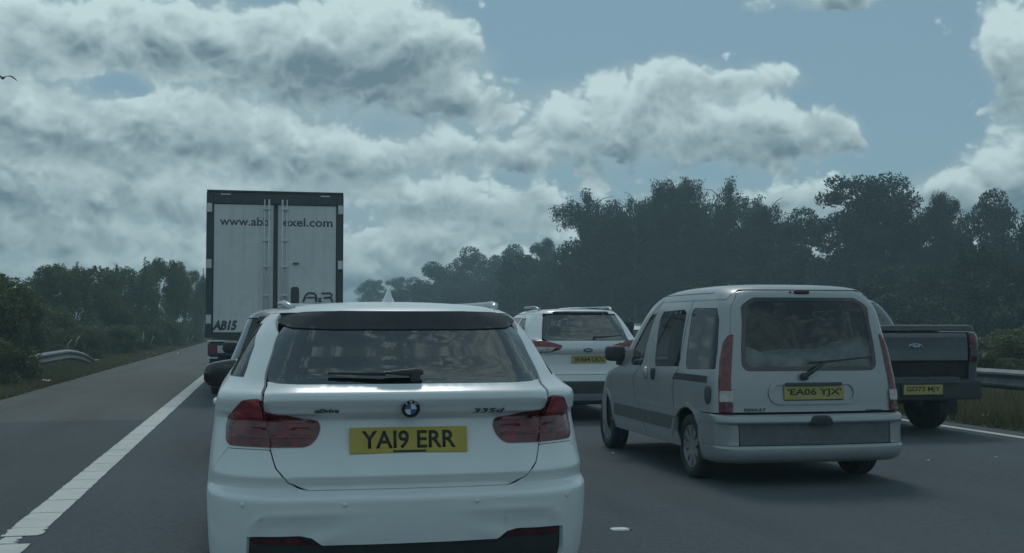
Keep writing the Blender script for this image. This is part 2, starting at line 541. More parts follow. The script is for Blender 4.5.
def resample(poly, step):
    out = []
    n = len(poly)
    for i in range(n):
        a, b = np.array(poly[i]), np.array(poly[(i + 1) % n])
        k = max(1, int(math.ceil(np.linalg.norm(b - a) / step)))
        for j in range(k): out.append(tuple(a + (b - a) * j / k))
    return out
def rounded(poly, r, n=4):
    out = []; m = len(poly)
    for i in range(m):
        p, a, b = np.array(poly[i]), np.array(poly[i - 1]), np.array(poly[(i + 1) % m])
        la, lb = np.linalg.norm(a - p), np.linalg.norm(b - p)
        if la < 1e-6 or lb < 1e-6: continue
        k = min(r, la * .45, lb * .45)
        s0 = p + (a - p) / la * k; s1 = p + (b - p) / lb * k
        for j in range(n + 1):
            t = j / n
            out.append(tuple((1 - t) ** 2 * s0 + 2 * t * (1 - t) * p + t * t * s1))
    return out
def inset(poly, d):
    P = np.array(poly); n = len(P)
    area = .5 * np.sum(P[:, 0] * np.roll(P[:, 1], -1) - np.roll(P[:, 0], -1) * P[:, 1])
    t = np.roll(P, -1, 0) - np.roll(P, 1, 0)
    t /= np.maximum(np.linalg.norm(t, axis=1, keepdims=True), 1e-9)
    nrm = np.stack([-t[:, 1], t[:, 0]], 1) * (1 if area > 0 else -1)
    return [tuple(p) for p in P + nrm * d]
def mirror_poly(half):
    """half outline given on the left (u >= 0) from top to bottom: closed across the centre"""
    return list(half) + [(-u, v) for u, v in reversed(half)]
def inside(poly, pts):
    P = np.array(poly); x, y = pts[:, 0], pts[:, 1]
    c = np.zeros(len(pts), bool)
    j = len(P) - 1
    for i in range(len(P)):
        xi, yi = P[i]; xj, yj = P[j]
        cond = ((yi > y) != (yj > y))
        if yi != yj:
            c ^= cond & (x < (xj - xi) * (y - yi) / (yj - yi) + xi)
        j = i
    return c

def panel(name, S, poly, mat, parent, holes=(), off=0.0, thick=.018, gap=.0016, grid=.05, step=.03, rnd=.02, dome=0.0, offn=None):
    """one body piece cut out of the skin S: gap to its neighbours, real thickness"""
    outs = []
    for k, pl in enumerate([poly] + list(holes)):
        if rnd: pl = rounded(pl, rnd)
        pl = resample(pl, step)
        pl = inset(pl, gap if k == 0 else -gap)
        outs.append(pl)
    pts, edges = [], []
    for pl in outs:
        b0 = len(pts)
        pts += pl
        edges += [(b0 + i, b0 + (i + 1) % len(pl)) for i in range(len(pl))]
    A = np.array(outs[0]); lo, hi = A.min(0), A.max(0)
    gx = np.arange(lo[0] + grid * .5, hi[0], grid); gy = np.arange(lo[1] + grid * .5, hi[1], grid)
    if len(gx) and len(gy):
        G = np.stack(np.meshgrid(gx, gy), -1).reshape(-1, 2)
        # keep feature lines of the skin: add rows at its keys
        rows = [v for v in S.keysv if lo[1] < v < hi[1]]
        if rows:
            G = np.concatenate([G, np.stack(np.meshgrid(gx, rows), -1).reshape(-1, 2)])
        ok = inside(outs[0], G)
        for h in outs[1:]: ok &= ~inside(h, G)
        allp = np.array(pts)
        G = G[ok]
        if len(G):
            dmin = np.array([((allp - q) ** 2).sum(1).min() for q in G])
            G = G[dmin > (min(grid, step) * .35) ** 2]
        pts = pts + [tuple(q) for q in G]
    res = delaunay_2d_cdt([Vector(p) for p in pts], edges, [], 0, 1e-6)
    V2 = np.array([tuple(v) for v in res[0]]); T = np.array(res[2])
    cen = V2[T].mean(1)
    keep = inside(outs[0], cen)
    for h in outs[1:]: keep &= ~inside(h, cen)
    T = T[keep]
    used = np.unique(T); mp = -np.ones(len(V2), int); mp[used] = np.arange(len(used))
    V2 = V2[used]; T = mp[T]
    Pn = S.N(V2[:, 0], V2[:, 1]); P3 = S.P(V2[:, 0], V2[:, 1])
    o_ = np.full(len(V2), off)
    if offn is not None: o_ = o_ + offn(V2[:, 0], V2[:, 1])
    if dome:
        dd = np.array([np.sqrt(((np.array(outs[0]) - q) ** 2).sum(1).min()) for q in V2])
        o_ = o_ + dome * np.minimum(1, dd / .06)
    Top = P3 + Pn * o_[:, None]
    # orient faces outward
    nf = np.cross(Top[T[:, 1]] - Top[T[:, 0]], Top[T[:, 2]] - Top[T[:, 0]])
    flip = (nf * Pn[T[:, 0]]).sum(1) < 0
    T[flip] = T[flip][:, ::-1]
    faces = [tuple(t) for t in T]; verts = [tuple(p) for p in Top]
    nsm = len(faces)
    # rim
    ec = {}
    for a, b, c in T:
        for e in ((a, b), (b, c), (c, a)): ec[e] = ec.get(e, 0) + 1
    rim = [e for e in ec if (e[1], e[0]) not in ec]
    if thick:
        ids = {}
        Bot = Top - Pn * thick
        def rv(i, low):
            if (i, low) not in ids:
                ids[(i, low)] = len(verts); verts.append(tuple((Bot if low else Top)[i]))
            return ids[(i, low)]
        for a, b in rim:
            faces.append((rv(b, 0), rv(a, 0), rv(a, 1), rv(b, 1)))
    me = mesh(name, verts, faces, True)
    return link(name, me, mat, parent)

def patch(name, S, u0, u1, v0, v1, nu, nv, mat, parent, off=0.0, fn=None):
    u = np.linspace(u0, u1, nu); t_ = np.linspace(0, 1, nv)
    vs0 = np.array([v0(q) if callable(v0) else v0 for q in u])
    U_ = np.repeat(u[None], nv, 0)
    V_ = vs0[None] + (v1 - vs0[None]) * t_[:, None]
    o_ = off if fn is None else off + fn(U_, V_)[..., None]
    P = (S.P(U_, V_) + S.N(U_, V_) * o_).reshape(-1, 3)
    F = [(j * nu + i, (j + 1) * nu + i, (j + 1) * nu + i + 1, j * nu + i + 1) for j in range(nv - 1) for i in range(nu - 1)]
    return obj(name, P, F, mat, parent)

# ------------------------------------------------------------------ shared car parts
_wheel = {}
def wheel(parent, x, y, r, w, side, style='alloy', spokes=7):
    """tyre and rim, outer face towards side (-1 left)"""
    key = (r, w, style, spokes)
    if key not in _wheel:
        rr = r * .66
        prof = [(-w * .40, rr * .98), (-w * .5, rr * 1.06), (-w * .52, r * .84), (-w * .46, r * .96), (-w * .36, r),
                (-w * .15, r * 1.003), (-w * .13, r * .985), (-w * .11, r * 1.003), (w * .11, r * 1.003), (w * .13, r * .985),
                (w * .15, r * 1.003), (w * .36, r), (w * .46, r * .96), (w * .52, r * .84), (w * .5, rr * 1.06), (w * .40, rr * .98)]
        V, F = lathe_x(prof, 48)
        ty = mesh('tyre', V, F)
        # rim: dish, rim ring, spokes with open gaps
        V, F = lathe_x([(w * .38, rr), (-w * .40, rr), (-w * .44, rr * .99), (-w * .44, rr * .93), (-w * .30, rr * .90), (w * .2, rr * .80), (w * .2, .02)], 40)
        n0 = len(V)
        hub = [(-w * .34, .0), (-w * .36, rr * .16), (-w * .33, rr * .26), (w * .1, rr * .28)]
        v2, f2 = lathe_x(hub, 20)
        F += [tuple(i + n0 for i in f) for f in f2]; V += v2
        for k in range(spokes):
            a = 2 * pi * k / spokes
            wd = (pi * rr / spokes) * .50
            b0 = len(V)
            for (rad, hw, xo) in ((rr * .2, wd * .75, -w * .34), (rr * .6, wd * .8, -w * .40), (rr * .95, wd * 1.15, -w * .42)):
                for sgn in (-1, 1):
                    for dx in (0, w * .14):
                        yy, zz = rad, sgn * hw
                        V.append((xo + dx, yy * cos(a) - zz * sin(a), yy * sin(a) + zz * cos(a)))
            for q in (0, 4):
                F += [(b0 + q, b0 + q + 2, b0 + q + 6, b0 + q + 4), (b0 + q, b0 + q + 4, b0 + q + 5, b0 + q + 1), (b0 + q + 2, b0 + q + 3, b0 + q + 7, b0 + q + 6)]
        rm = mesh('rim', V, F, False)
        _wheel[key] = (ty, rm)
    ty, rm = _wheel[key]
    h = link('wheel', ty, M['rubber'], parent)
    h.location = (x, y, r - .006)
    if side > 0: h.rotation_euler = (0, 0, pi)
    q = link('rim', rm, M['alloy'] if style == 'alloy' else M['grey_plastic'], h)
    return h

def plate(parent, c, w, h, s, rot, mat='plate_yellow', bar=None, tw=.86, th=.70, quote=False):
    pl = box('number_plate', -w / 2, w / 2, -.004, .004, -h / 2, h / 2, M[mat], parent, .003)
    pl.location = c; pl.rotation_euler = rot
    text('plate_characters', s, h * th, M['ink'], pl, (0, -.0042, h * .02), width=w * tw, bold=.018, depth=.0012)
    if bar:
        box('dealer_strip', bar[0], bar[1], -.0062, -.0045, -h * .5 + .003, -h * .5 + .012, M['ink'], pl)
    return pl

def seat(parent, x, y, z=.34, mat=None, name='seat'):
    mat = mat or M['seat']
    s = blob(name, (x, y, z), (.25, .26, .12), mat, parent, .45)
    blob('backrest', (x, y - .30, z + .36), (.24, .09, .34), mat, s, .45, fn=lambda q: [q[0] * (1 - .12 * q[2]), q[1] - .9 * q[2], q[2]])
    blob('headrest', (x, y - .43, z + .80), (.13, .055, .09), mat, s, .5)
    return s

# ================================================================== setting (road, ground)
def asphalt(name, base, dusty=(.09, .085, .075), dustf=.3, scale=1.0, wear=True):
    m, nt, p, b = new_mat(name)
    tcn = b.n('ShaderNodeTexCoord'); ov = tcn.outputs['Object']
    big = b.noise(ov, .35 * scale, 5, .55)
    st = b.vm('MULTIPLY', ov, (1.0, .12, 1.0))
    streak = b.noise(st, 1.6, 6, .6)
    agg = b.noise(ov, 60, 5, .8)
    vo = b.n('ShaderNodeTexVoronoi'); vo.inputs['Scale'].default_value = 70; nt.links.new(ov, vo.inputs['Vector'])
    c0 = b.mix(b.smooth(agg, .35, .68), tuple(x * .50 for x in base), tuple(x * 1.65 for x in base))
    mot = b.noise(ov, 17, 4, .75)
    c0 = b.mix(b.smooth(mot, .34, .62, 0, .8), c0, tuple(x * 1.6 for x in base))
    c1 = b.mix(b.smooth(big, .35, .7, 0, dustf), c0, dusty)
    c2 = b.mix(b.smooth(streak, .42, .72, 0, .45), c1, tuple(x * .70 for x in base))
    chips = b.m('GREATER_THAN', b.noise(ov, 140, 1, .5), .735)
    c3 = b.mix(b.m('MULTIPLY', chips, .75), c2, (.22, .22, .21))
    if wear:   # old scuffs: thin pale scratches along the road
        sc = b.noise(b.vm('MULTIPLY', ov, (9.0, .35, 1.0)), 1.0, 2, .5)
        pale = b.m('MULTIPLY', b.smooth(b.m('ABSOLUTE', b.m('SUBTRACT', sc, .5)), .0, .012, 1.0, 0.0), b.smooth(big, .55, .75))
        c3 = b.mix(b.m('MULTIPLY', pale, .18), c3, (.3, .3, .29))
    sp = b.n('ShaderNodeSeparateXYZ'); nt.links.new(ov, sp.inputs[0])
    # polished wheel tracks, two to a lane
    ph = b.m('SINE', b.m('MULTIPLY_ADD', sp.outputs[0], 2 * pi / 1.82, b.m('MULTIPLY', b.noise(ov, .12, 2, .5), 1.2)))
    c3 = b.mix(b.smooth(ph, .1, 1.0, 0, .30), c3, tuple(x * 1.5 for x in base))
    # oil drips along the lane centres
    oil = b.m('MULTIPLY', b.smooth(b.noise(ov, 2.6, 4, .6), .60, .72), b.smooth(ph, -.4, -1.0))
    c3 = b.mix(b.m('MULTIPLY', oil, .5), c3, tuple(x * .35 for x in base))
    nt.links.new(c3, p.inputs['Base Color'])
    p.inputs['Roughness'].default_value = .82
    p.inputs['Specular IOR Level'].default_value = .35
    bn = b.n('ShaderNodeBump'); bn.inputs['Strength'].default_value = .8; bn.inputs['Distance'].default_value = .010
    nt.links.new(b.m('ADD', vo.outputs['Distance'], agg), bn.inputs['Height'])
    nt.links.new(bn.outputs[0], p.inputs['Normal'])
    return m
M['asphalt'] = asphalt('asphalt', (.055, .068, .077), (.085, .098, .105), .5)
M['asphalt_old'] = asphalt('asphalt_old', (.078, .082, .079), (.118, .120, .108), .6)
M['asphalt_dark'] = asphalt('asphalt_dark', (.048, .057, .062), (.078, .085, .086), .45)
def soil():
    m, nt, p, b = new_mat('soil_grass')
    ov = b.n('ShaderNodeTexCoord').outputs['Object']
    f = b.smooth(b.noise(ov, 1.4, 8, .65), .35, .65)
    c = b.mix(f, (.035, .050, .018), (.085, .075, .045))
    c = b.mix(b.smooth(b.noise(ov, 30, 4, .6), .4, .7, 0, .5), c, (.03, .035, .015))
    nt.links.new(c, p.inputs['Base Color']); p.inputs['Roughness'].default_value = .95
    bn = b.n('ShaderNodeBump'); bn.inputs['Distance'].default_value = .05
    nt.links.new(b.noise(ov, 12, 6, .7), bn.inputs['Height']); nt.links.new(bn.outputs[0], p.inputs['Normal'])
    return m
M['soil'] = soil()
def road_paint():
    m, nt, p, b = new_mat('road_paint')
    ov = b.n('ShaderNodeTexCoord').outputs['Object']
    f = b.smooth(b.noise(ov, 11, 8, .7), .52, .78, 0, .55)
    c = b.mix(f, (.56, .57, .54), (.16, .16, .15))
    c = b.mix(b.smooth(b.noise(ov, 1.3, 5, .6), .4, .75, 0, .35), c, (.34, .34, .31))
    nt.links.new(c, p.inputs['Base Color']); p.inputs['Roughness'].default_value = .7
    return m
M['road_paint'] = road_paint()
def faded_paint():
    m, nt, p, b = new_mat('faded_paint')
    ov = b.n('ShaderNodeTexCoord').outputs['Object']
    f = b.smooth(b.noise(ov, 16, 8, .75), .40, .62)
    c = b.mix(f, (.10, .10, .10), (.052, .054, .056))
    nt.links.new(c, p.inputs['Base Color']); p.inputs['Roughness'].default_value = .8
    return m
M['faded_paint'] = faded_paint()

def sheet(name, x0, x1, y0, y1, z, mat, thick=.0, nx=1, ny=1):
    V = [(x0 + (x1 - x0) * i / nx, y0 + (y1 - y0) * j / ny, z) for j in range(ny + 1) for i in range(nx + 1)]
    F = [(j * (nx + 1) + i, j * (nx + 1) + i + 1, (j + 1) * (nx + 1) + i + 1, (j + 1) * (nx + 1) + i) for j in range(ny) for i in range(nx)]
    return tag(obj(name, V, F, mat, None, False), kind='structure')
sheet('ground', -900, 900, -900, 900, -.03, M['soil'])
XL, XR = -1.55, 9.07
sheet('road', XL - .10, XR + .45, -60, 900, 0, M['asphalt'])
sheet('opposite_carriageway', 16.5, 28.0, -60, 900, -.004, M['asphalt'])
sheet('hard_shoulder', -4.75, XL - .102, 17.6, 900, .0, M['asphalt_old'])
sheet('hard_shoulder', -4.75, XL - .102, -60, 17.596, .0, M['asphalt_dark'])
# nearside edge line: laid in short lengths with open joints, worn edges
el_root = tag(link('edge_line', None), kind='structure')
r2 = random.Random(3)
def worn_strip(x0, x1, y0, y1, z, mat, parent, name, th=.004, jag=.005, n=8):
    n = max(3, n)
    L = [(x0 + r2.uniform(-jag, jag), y0 + (y1 - y0) * i / n) for i in range(n + 1)]
    R = [(x1 + r2.uniform(-jag, jag), y0 + (y1 - y0) * i / n) for i in range(n + 1)]
    L[0] = (L[0][0], L[0][1] + r2.uniform(-jag, jag) * .6); R[0] = (R[0][0], R[0][1] + r2.uniform(-jag, jag) * .6)
    V = [(x, y, z) for x, y in L] + [(x, y, z) for x, y in R] + [(x, y, z - th) for x, y in L] + [(x, y, z - th) for x, y in R]
    m = n + 1; F = []
    for i in range(n):
        F.append((i, m + i, m + i + 1, i + 1)); F.append((2 * m + i, i, i + 1, 2 * m + i + 1)); F.append((m + i, 3 * m + i, 3 * m + i + 1, m + i + 1))
    F.append((0, 2 * m, 3 * m, m)); F.append((m - 1, 2 * m - 1, 4 * m - 1, 3 * m - 1))
    return obj(name, V, F, mat, parent, False)
y = 2.0
while y < 40:
    L = .62 + r2.uniform(-.04, .06)
    if abs(y - 7.9) < .33:
        worn_strip(XL - .11, XL + .02, y, y + .25, .006, M['road_paint'], el_root, 'paint_length', jag=.03)
        worn_strip(XL - .115, XL + .115, y + .29, y + L - .012, .006, M['road_paint'], el_root, 'paint_length', jag=.02)
    else:
        worn_strip(XL - .118, XL + .118, y, y + L - .014 - r2.random() * .012, .006, M['road_paint'], el_root, 'paint_length')
    y += L
worn_strip(XL - .118, XL + .118, y, 300, .006, M['road_paint'], el_root, 'paint_length', n=80)
ol = tag(link('offside_edge_line', None), kind='structure')
worn_strip(XR - .07, XR + .07, 3, 300, .006, M['road_paint'], ol, 'paint_length', n=160)
# worn lane lines and road studs
for nm, xx, ys in (('lane_line', 2.35, 2.4), ('lane_line', 5.95, 4.2)):
    root = tag(link(nm, None), kind='structure')
    yy = ys
    while yy < 120:
        worn_strip(xx - .035, xx + .035, yy, yy + 2.0, .005, M['faded_paint'], root, 'paint_dash', jag=.018, n=12)
        yy += 9.0
M['stud'] = plain('stud_white', (.72, .73, .72), .4, var=.15, scale=30)
M['stud_base'] = plain('stud_base', (.10, .10, .10), .6)
studs = []
for k, (sx_, sy_) in enumerate(((2.35, 7.49), (2.35, 16.4), (5.95, 18.9))):
    rt = thing('road_stud', ['white road stud on the lane line right of the white estate car', 'white road stud farther along the first lane line',
               'small road stud farther along the right lane line'][k], 'road stud', (sx_, sy_, .0), 0, 'road studs along the lane lines')
    blob('stud_body', (0, 0, .004), (.062, .055, .007), M['stud'], rt, .5, 16, 8)
    box('stud_face', -.045, .045, -.050, -.040, .005, .013, M['stud'], rt, .002)
    box('stud_casting', .055, .080, -.03, .03, .001, .010, M['stud_base'], rt, .002)

# ================================================================== vehicles
def half(S, pts):
    q = S.px(pts)
    q[0] = (0.0, q[0][1]); q[-1] = (0.0, q[-1][1])
    return mirror_poly(q)
def flipu(poly): return [(-u, v) for u, v in poly]
def arc_yz(S, yc, zc, r, a0, a1, n=14, side=1):
    return S.yz([(yc + r * cos(radians(a0 + (a1 - a0) * i / n)), zc + r * sin(radians(a0 + (a1 - a0) * i / n))) for i in range(n + 1)], side)
def inner_shell(S, parent, zbelt, mat=None, arch_z=.75, deep=.27, zfloor=.0):
    """dark structure behind the outer panels, closed at the belt line; leaves room for the wheels"""
    vb = float(S.v_of_z(zbelt))
    va = float(S.v_of_z(arch_z))
    n = 97
    u = np.linspace(-S.U, S.U, n)
    rows = []
    vs = np.linspace(float(S.v_of_z(zfloor)) + .02, vb, 16)
    for v in vs:
        vv = np.full(n, v)
        side = (np.abs(u) > S.cut[2] - .25) & (np.abs(u) < S.cut[3] + .25)
        off = np.where(side & (v < va), deep, .045)
        P = S.P(u, vv)
        Nn = S.N(u, vv)
        Nn[:, 2] = 0
        Nn /= np.maximum(np.linalg.norm(Nn, axis=1, keepdims=True), 1e-6)
        rows.append(P - Nn * off[:, None])
    V = np.concatenate(rows)
    F = [(j * n + i, j * n + i + 1, (j + 1) * n + i + 1, (j + 1) * n + i) for j in range(len(vs) - 1) for i in range(n - 1)]
    top = (len(vs) - 1) * n
    F.append(tuple(range(top, top + n - 1))); F.append(tuple(range(n - 1))[::-1])
    return obj('inner_body', V, F, mat or M['under'], parent, False)
def strip_on(name, S, pts_uv, width, mat, parent, off=.004, thick=.006):
    """narrow raised strip following the skin"""
    A = np.array(pts_uv); t = np.gradient(A, axis=0)
    t /= np.maximum(np.linalg.norm(t, axis=1, keepdims=True), 1e-9)
    n = np.stack([-t[:, 1], t[:, 0]], 1) * width / 2
    poly = [tuple(p) for p in A + n] + [tuple(p) for p in (A - n)[::-1]]
    return panel(name, S, poly, mat, parent, off=off, thick=thick + off, gap=0, grid=.2, step=.05, rnd=0)
def surf_text(S, name, s, h, width, mat, parent, px, off=.004, **kw):
    u, v = S.px([px])[0]
    p = S.pt(u, v, off); n = S.N(u, v)
    tilt = math.asin(max(-1, min(1, n[2])))
    yaw = atan2(n[0], -n[1])
    return text(name, s, h, mat, parent, tuple(p), (pi / 2 - tilt, 0, yaw), width=width, **kw)
def wiper(parent, base, tip, r=.012, lift=.02, n=8):
    base, tip = Vector(base), Vector(tip)
    w = tube('wiper', [base, base.lerp(tip, .25) + Vector((0, -lift, 0)), base.lerp(tip, .6) + Vector((0, -lift * .8, 0)), tip], [r * 1.8, r * 1.5, r, r * .5], M['black_plastic'], parent, 6)
    return w
def antenna_fin(parent, c, s=1.0, mat='white_paint'):
    V, F = [], []
    prof = [(-.09, .035, .0), (-.075, .03, .012), (-.05, .02, .045), (-.035, .011, .075), (-.028, .005, .085)]
    # sections from base to tip; each an oval leaning back
    n = 14
    for k, (yo, hw, z) in enumerate([(0, 1, 0), (.0, .92, .012), (-.012, .55, .035), (-.026, .30, .06), (-.036, .12, .080), (-.038, .02, .086)]):
        L = .085 * (1 - .9 * k / 5) + .004
        for i in range(n):
            a = 2 * pi * i / n
            V.append((c[0] + s * .034 * hw * sin(a), c[1] + s * (yo + L * cos(a)), c[2] + s * z))
    for k in range(5):
        for i in range(n):
            F.append((k * n + i, k * n + (i + 1) % n, (k + 1) * n + (i + 1) % n, (k + 1) * n + i))
    return obj('roof_antenna', V, F, M[mat], parent)
def rail(S, parent, side, y0, y1, z, lift, mat, r=.017):
    pts = []
    for i in range(15):
        t = i / 14; y = y0 + (y1 - y0) * t
        u, v = S.yz([(y, z)], side)[0]
        p = S.pt(u, v, .0)
        up = lift * min(1, min(t, 1 - t) * 9) ** .6
        pts.append((p[0], p[1], p[2] + up - .004))
    return tube('roof_rail', pts, r, mat, parent, 8, flat=.8)

# ------------------------------------------------------------------ white estate car ahead
def estate_car():
    X0, Y0 = .625, 4.96
    root = thing('estate_car', 'white estate car directly ahead with yellow plate YA19 ERR and black mirrors', 'car', (X0, Y0, 0))
    K = []
    def k(z, W, yr, yf, rx=.36, ry=.42, c=.07, fx=.5, fy=.6, fc=.12): K.append((z, W, yr, yf, rx, ry, c, fx, fy, fc))
    k(.17, .81, .16, 4.40); k(.24, .84, .085, 4.5); k(.34, .860, .035, 4.58); k(.45, .868, .012, 4.62); k(.56, .873, .002, 4.63)
    k(.625, .875, .0, 4.62); k(.640, .875, .003, 4.62); k(.655, .875, .026, 4.61); k(.668, .874, .066, 4.6); k(.678, .874, .086, 4.6); k(.690, .873, .084, 4.6)
    k(.718, .871, .062, 4.59); k(.726, .870, .058, 4.58); k(.735, .870, .061, 4.58); k(.770, .868, .084, 4.57); k(.85, .862, .122, 4.53); k(.935, .852, .148, 4.45); k(.965, .850, .156, 4.4)
    k(.986, .848, .128, 4.36); k(.997, .847, .100, 4.25); k(1.006, .846, .098, 4.2); k(1.050, .838, .056, 3.9); k(1.078, .828, .056, 3.5)
    k(1.098, .816, .096, 3.36, .36, .50); k(1.115, .804, .124, 3.3, .36, .52); k(1.135, .792, .150, 3.24, .34, .55)
    k(1.24, .738, .245, 2.92, .30, .55); k(1.345, .672, .335, 2.60, .26, .50); k(1.385, .640, .365, 2.46, .26, .48)
    k(1.415, .612, .378, 2.35, .28, .44, .08); k(1.440, .580, .395, 2.25, .32, .44, .09); k(1.462, .53, .45, 2.1, .36, .44, .1)
    k(1.482, .42, .62, 1.95, .36, .4, .08); k(1.496, .26, .9, 1.85, .22, .3, .05); k(1.503, .12, 1.2, 1.75, .1, .2, .02); k(1.505, .02, 1.45, 1.6, .01, .05, .005)
    S = Surf(K, (X0, Y0))
    wp = M['white_paint']
    zr = 1.428
    # tailgate and glass
    tg = S.px([(408, 385), (300, 384.5), (277, 383.5), (267, 381), (264.5, 392), (263.5, 403), (266, 425), (270.5, 449), (276, 468), (289, 483), (308, 490), (408, 490)])
    tg[0] = (0, tg[0][1]); tg[-1] = (0, tg[-1][1])
    tail = panel('tailgate', S, mirror_poly(tg), wp, root, rnd=.012, gap=.0008)
    gl = S.px([(408, 327), (300, 327), (283, 326), (280, 330), (274, 352), (267.5, 373), (267, 379), (271, 382.5), (290, 384), (408, 384.5)])
    gl[0] = (0, gl[0][1]); gl[-1] = (0, gl[-1][1])
    rw = panel('rear_window', S, mirror_poly(gl), M['glass_dark'], root, off=-.004, rnd=.02, thick=.006)
    sp = S.px([(408, 312.5), (340, 312.8), (304, 314), (288, 317), (278, 321), (283, 325), (292, 328), (333, 329.5), (408, 330)])
    sp[0] = (0, sp[0][1]); sp[-1] = (0, sp[-1][1])
    vtop = sp[0][1]; vbot = sp[-1][1]
    zr = float(S.f[0](vtop)) + .001
    panel('spoiler', S, mirror_poly(sp), M['black_plastic'], root, off=.002, thick=.02, rnd=.01, gap=.001,
          offn=lambda u, v: .012 * np.clip((v - vbot) / (vtop - vbot), 0, 1))
    # rear quarter: from the tailgate edge round the corner to the rear door, window hole, arch
    left_edge = S.px([(275.5, 321), (278.5, 333), (272, 352), (265, 374), (264.5, 382), (261.5, 392), (261, 403)])
    vroof = S.v_of_z(zr)
    lamp = S.px([(242, 400), (252, 398.6), (262, 398.5), (264, 411), (292, 416), (319, 421), (321, 428), (318, 438), (311, 445.5), (304, 448), (266, 448), (229.5, 445.5), (226, 440.5), (226, 428), (229, 414)])
    seam = S.px([(270.5, 450), (250, 449), (228, 447.5)])
    zs = .70
    arch = (0.78, .33, .37)
    for sd in (1, -1):
        f = (lambda p: p) if sd == 1 else flipu
        qpoly = left_edge + S.px([(266, 430)]) + seam + S.yz([(.40, zs + .01)]) + arc_yz(S, *arch, 155, 20) + S.yz([(1.25, .24), (1.95, .24), (1.95, zr - .03), (1.2, zr), (.66, zr - .003)])
        win = S.px([(262.5, 324), (254.5, 346), (247, 368), (243.5, 377)]) + S.yz([(1.90, 1.125), (1.90, 1.385), (.95, 1.39)])
        q = panel('rear_quarter', S, f(qpoly), wp, root, holes=[f(win)], rnd=.004, gap=.001)
        panel('side_window', S, f(win), M['glass_side'], root, off=-.006, thick=.005, rnd=.03)
        door = S.yz([(1.96, .26), (3.05, .26), (3.05, 1.05), (2.98, 1.12), (2.52, zr - .05), (1.96, zr - .03)])
        win2 = S.yz([(2.0, 1.15), (2.84, 1.15), (2.50, 1.335), (2.40, 1.365), (2.0, 1.372)])
        d_ = panel('door', S, f(door), wp, root, holes=[f(win2)], rnd=.012)
        panel('side_window', S, f(win2), M['glass_side'], root, off=-.006, thick=.005, rnd=.03)
        for yy in (1.62, 2.75):
            p = S.pt(*S.yz([(yy, .96)], sd)[0], .018)
            blob('door_handle', p, (.018, .11, .018), wp, d_, .6, 12, 8)
        arc2 = arc_yz(S, 3.72, .33, .375, 170, 10)
        fen = S.yz([(3.06, .26)]) + arc2 + S.yz([(4.2, .26), (4.35, .5), (4.35, .85), (3.6, 1.02), (3.06, 1.04)])
        panel('front_wing', S, f(fen), wp, root, rnd=.012)
        # lamp: outer body part and inner tailgate part with a bright upper segment
        tl = panel('tail_light', S, f(lamp), M['lens_red'], root, off=.004, thick=.022, gap=.002, rnd=.02, grid=.03, dome=.012)
        seg = S.px([(244, 402), (261, 400.5), (264, 412.5), (264, 420), (240, 418), (231, 417)])
        panel('upper_lens', S, f(seg), M['lens_bright'], tl, off=.0175, thick=.004, gap=.001, rnd=.01, grid=.03)
        for yy in (426, 434):
            seg = S.px([(232, yy), (314, yy + 2), (312, yy + 5), (231, yy + 3)])
            panel('light_bar', S, f(seg), M['lens_red'], tl, off=.0172, thick=.004, gap=.0005, rnd=.004, grid=.04)
        seg = S.px([(265.2, 411), (266.6, 411), (271.2, 449), (269.6, 449)])
        panel('lamp_joint', S, f(seg), M['lens_deep'], tl, off=.0185, thick=.004, gap=0, rnd=0, grid=.05)
        # bumper corner sensor
        for px_ in ((243, 505), (345, 505)):
            u, v = S.px([px_])[0]; p = S.pt(sd * u, v, .002)
            blob('parking_sensor', p, (.010, .004, .010), M['white_paint2'], root, 1.0, 12, 8)
        # roof rail and mirror
        rail(S, root, sd, .72, 2.2, 1.462, .030, M['rail_silver'], .020)
        mp = S.pt(*S.yz([(2.62, 1.10)], sd)[0], .0)
        def mshape(q, sd=sd):
            return [q[0] * (1 - .15 * q[1]), q[1] + .25 * q[0] * sd * -1, q[2] * (1.0 - .22 * (-sd * q[0])) + .1]
        mr = blob('door_mirror', (mp[0] - sd * .055, mp[1] + .02, 1.055), (.125, .075, .092), M['gloss_black'], root, .55, 24, 14, mshape)
        tube('mirror_arm', [(mp[0] + sd * .04, mp[1] + .02, 1.03), (mp[0] - sd * .10, mp[1] + .02, 1.03)], .034, M['black_plastic'], mr, 8, flat=.6)
        blob('mirror_glass', (mp[0] - sd * .055, mp[1] - .055, 1.062), (.098, .006, .066), M['gloss_black'], mr, .5, 16, 8)  # black face colour stands in for the mirror's dark reflection
        for ya in (.78, 3.72):
            wheel(root, -sd * .745, ya, .33, .225, -sd)
    # bumper pieces
    b_top = S.px([(408, 491), (308, 491), (288.3, 484), (275.2, 468.5), (269.8, 450.3), (250, 449.3), (228, 447.8)])
    b_top[0] = (0, b_top[0][1])
    sw = S.px([(246, 560), (247.5, 540), (252, 526), (262, 518.5), (285, 516.5), (340, 515.5), (408, 515.5)])
    sw[-1] = (0, sw[-1][1])
    in_low = S.px([(247, 537), (300, 537), (312, 539), (322, 546), (408, 547)])
    in_low[-1] = (0, in_low[-1][1])
    sunk = mirror_poly(resample(list(reversed(sw[1:])) + in_low, .02)[:-1])
    sw_l = np.array(resample(mirror_poly(list(reversed(sw[:-1]))[::-1]), .01))
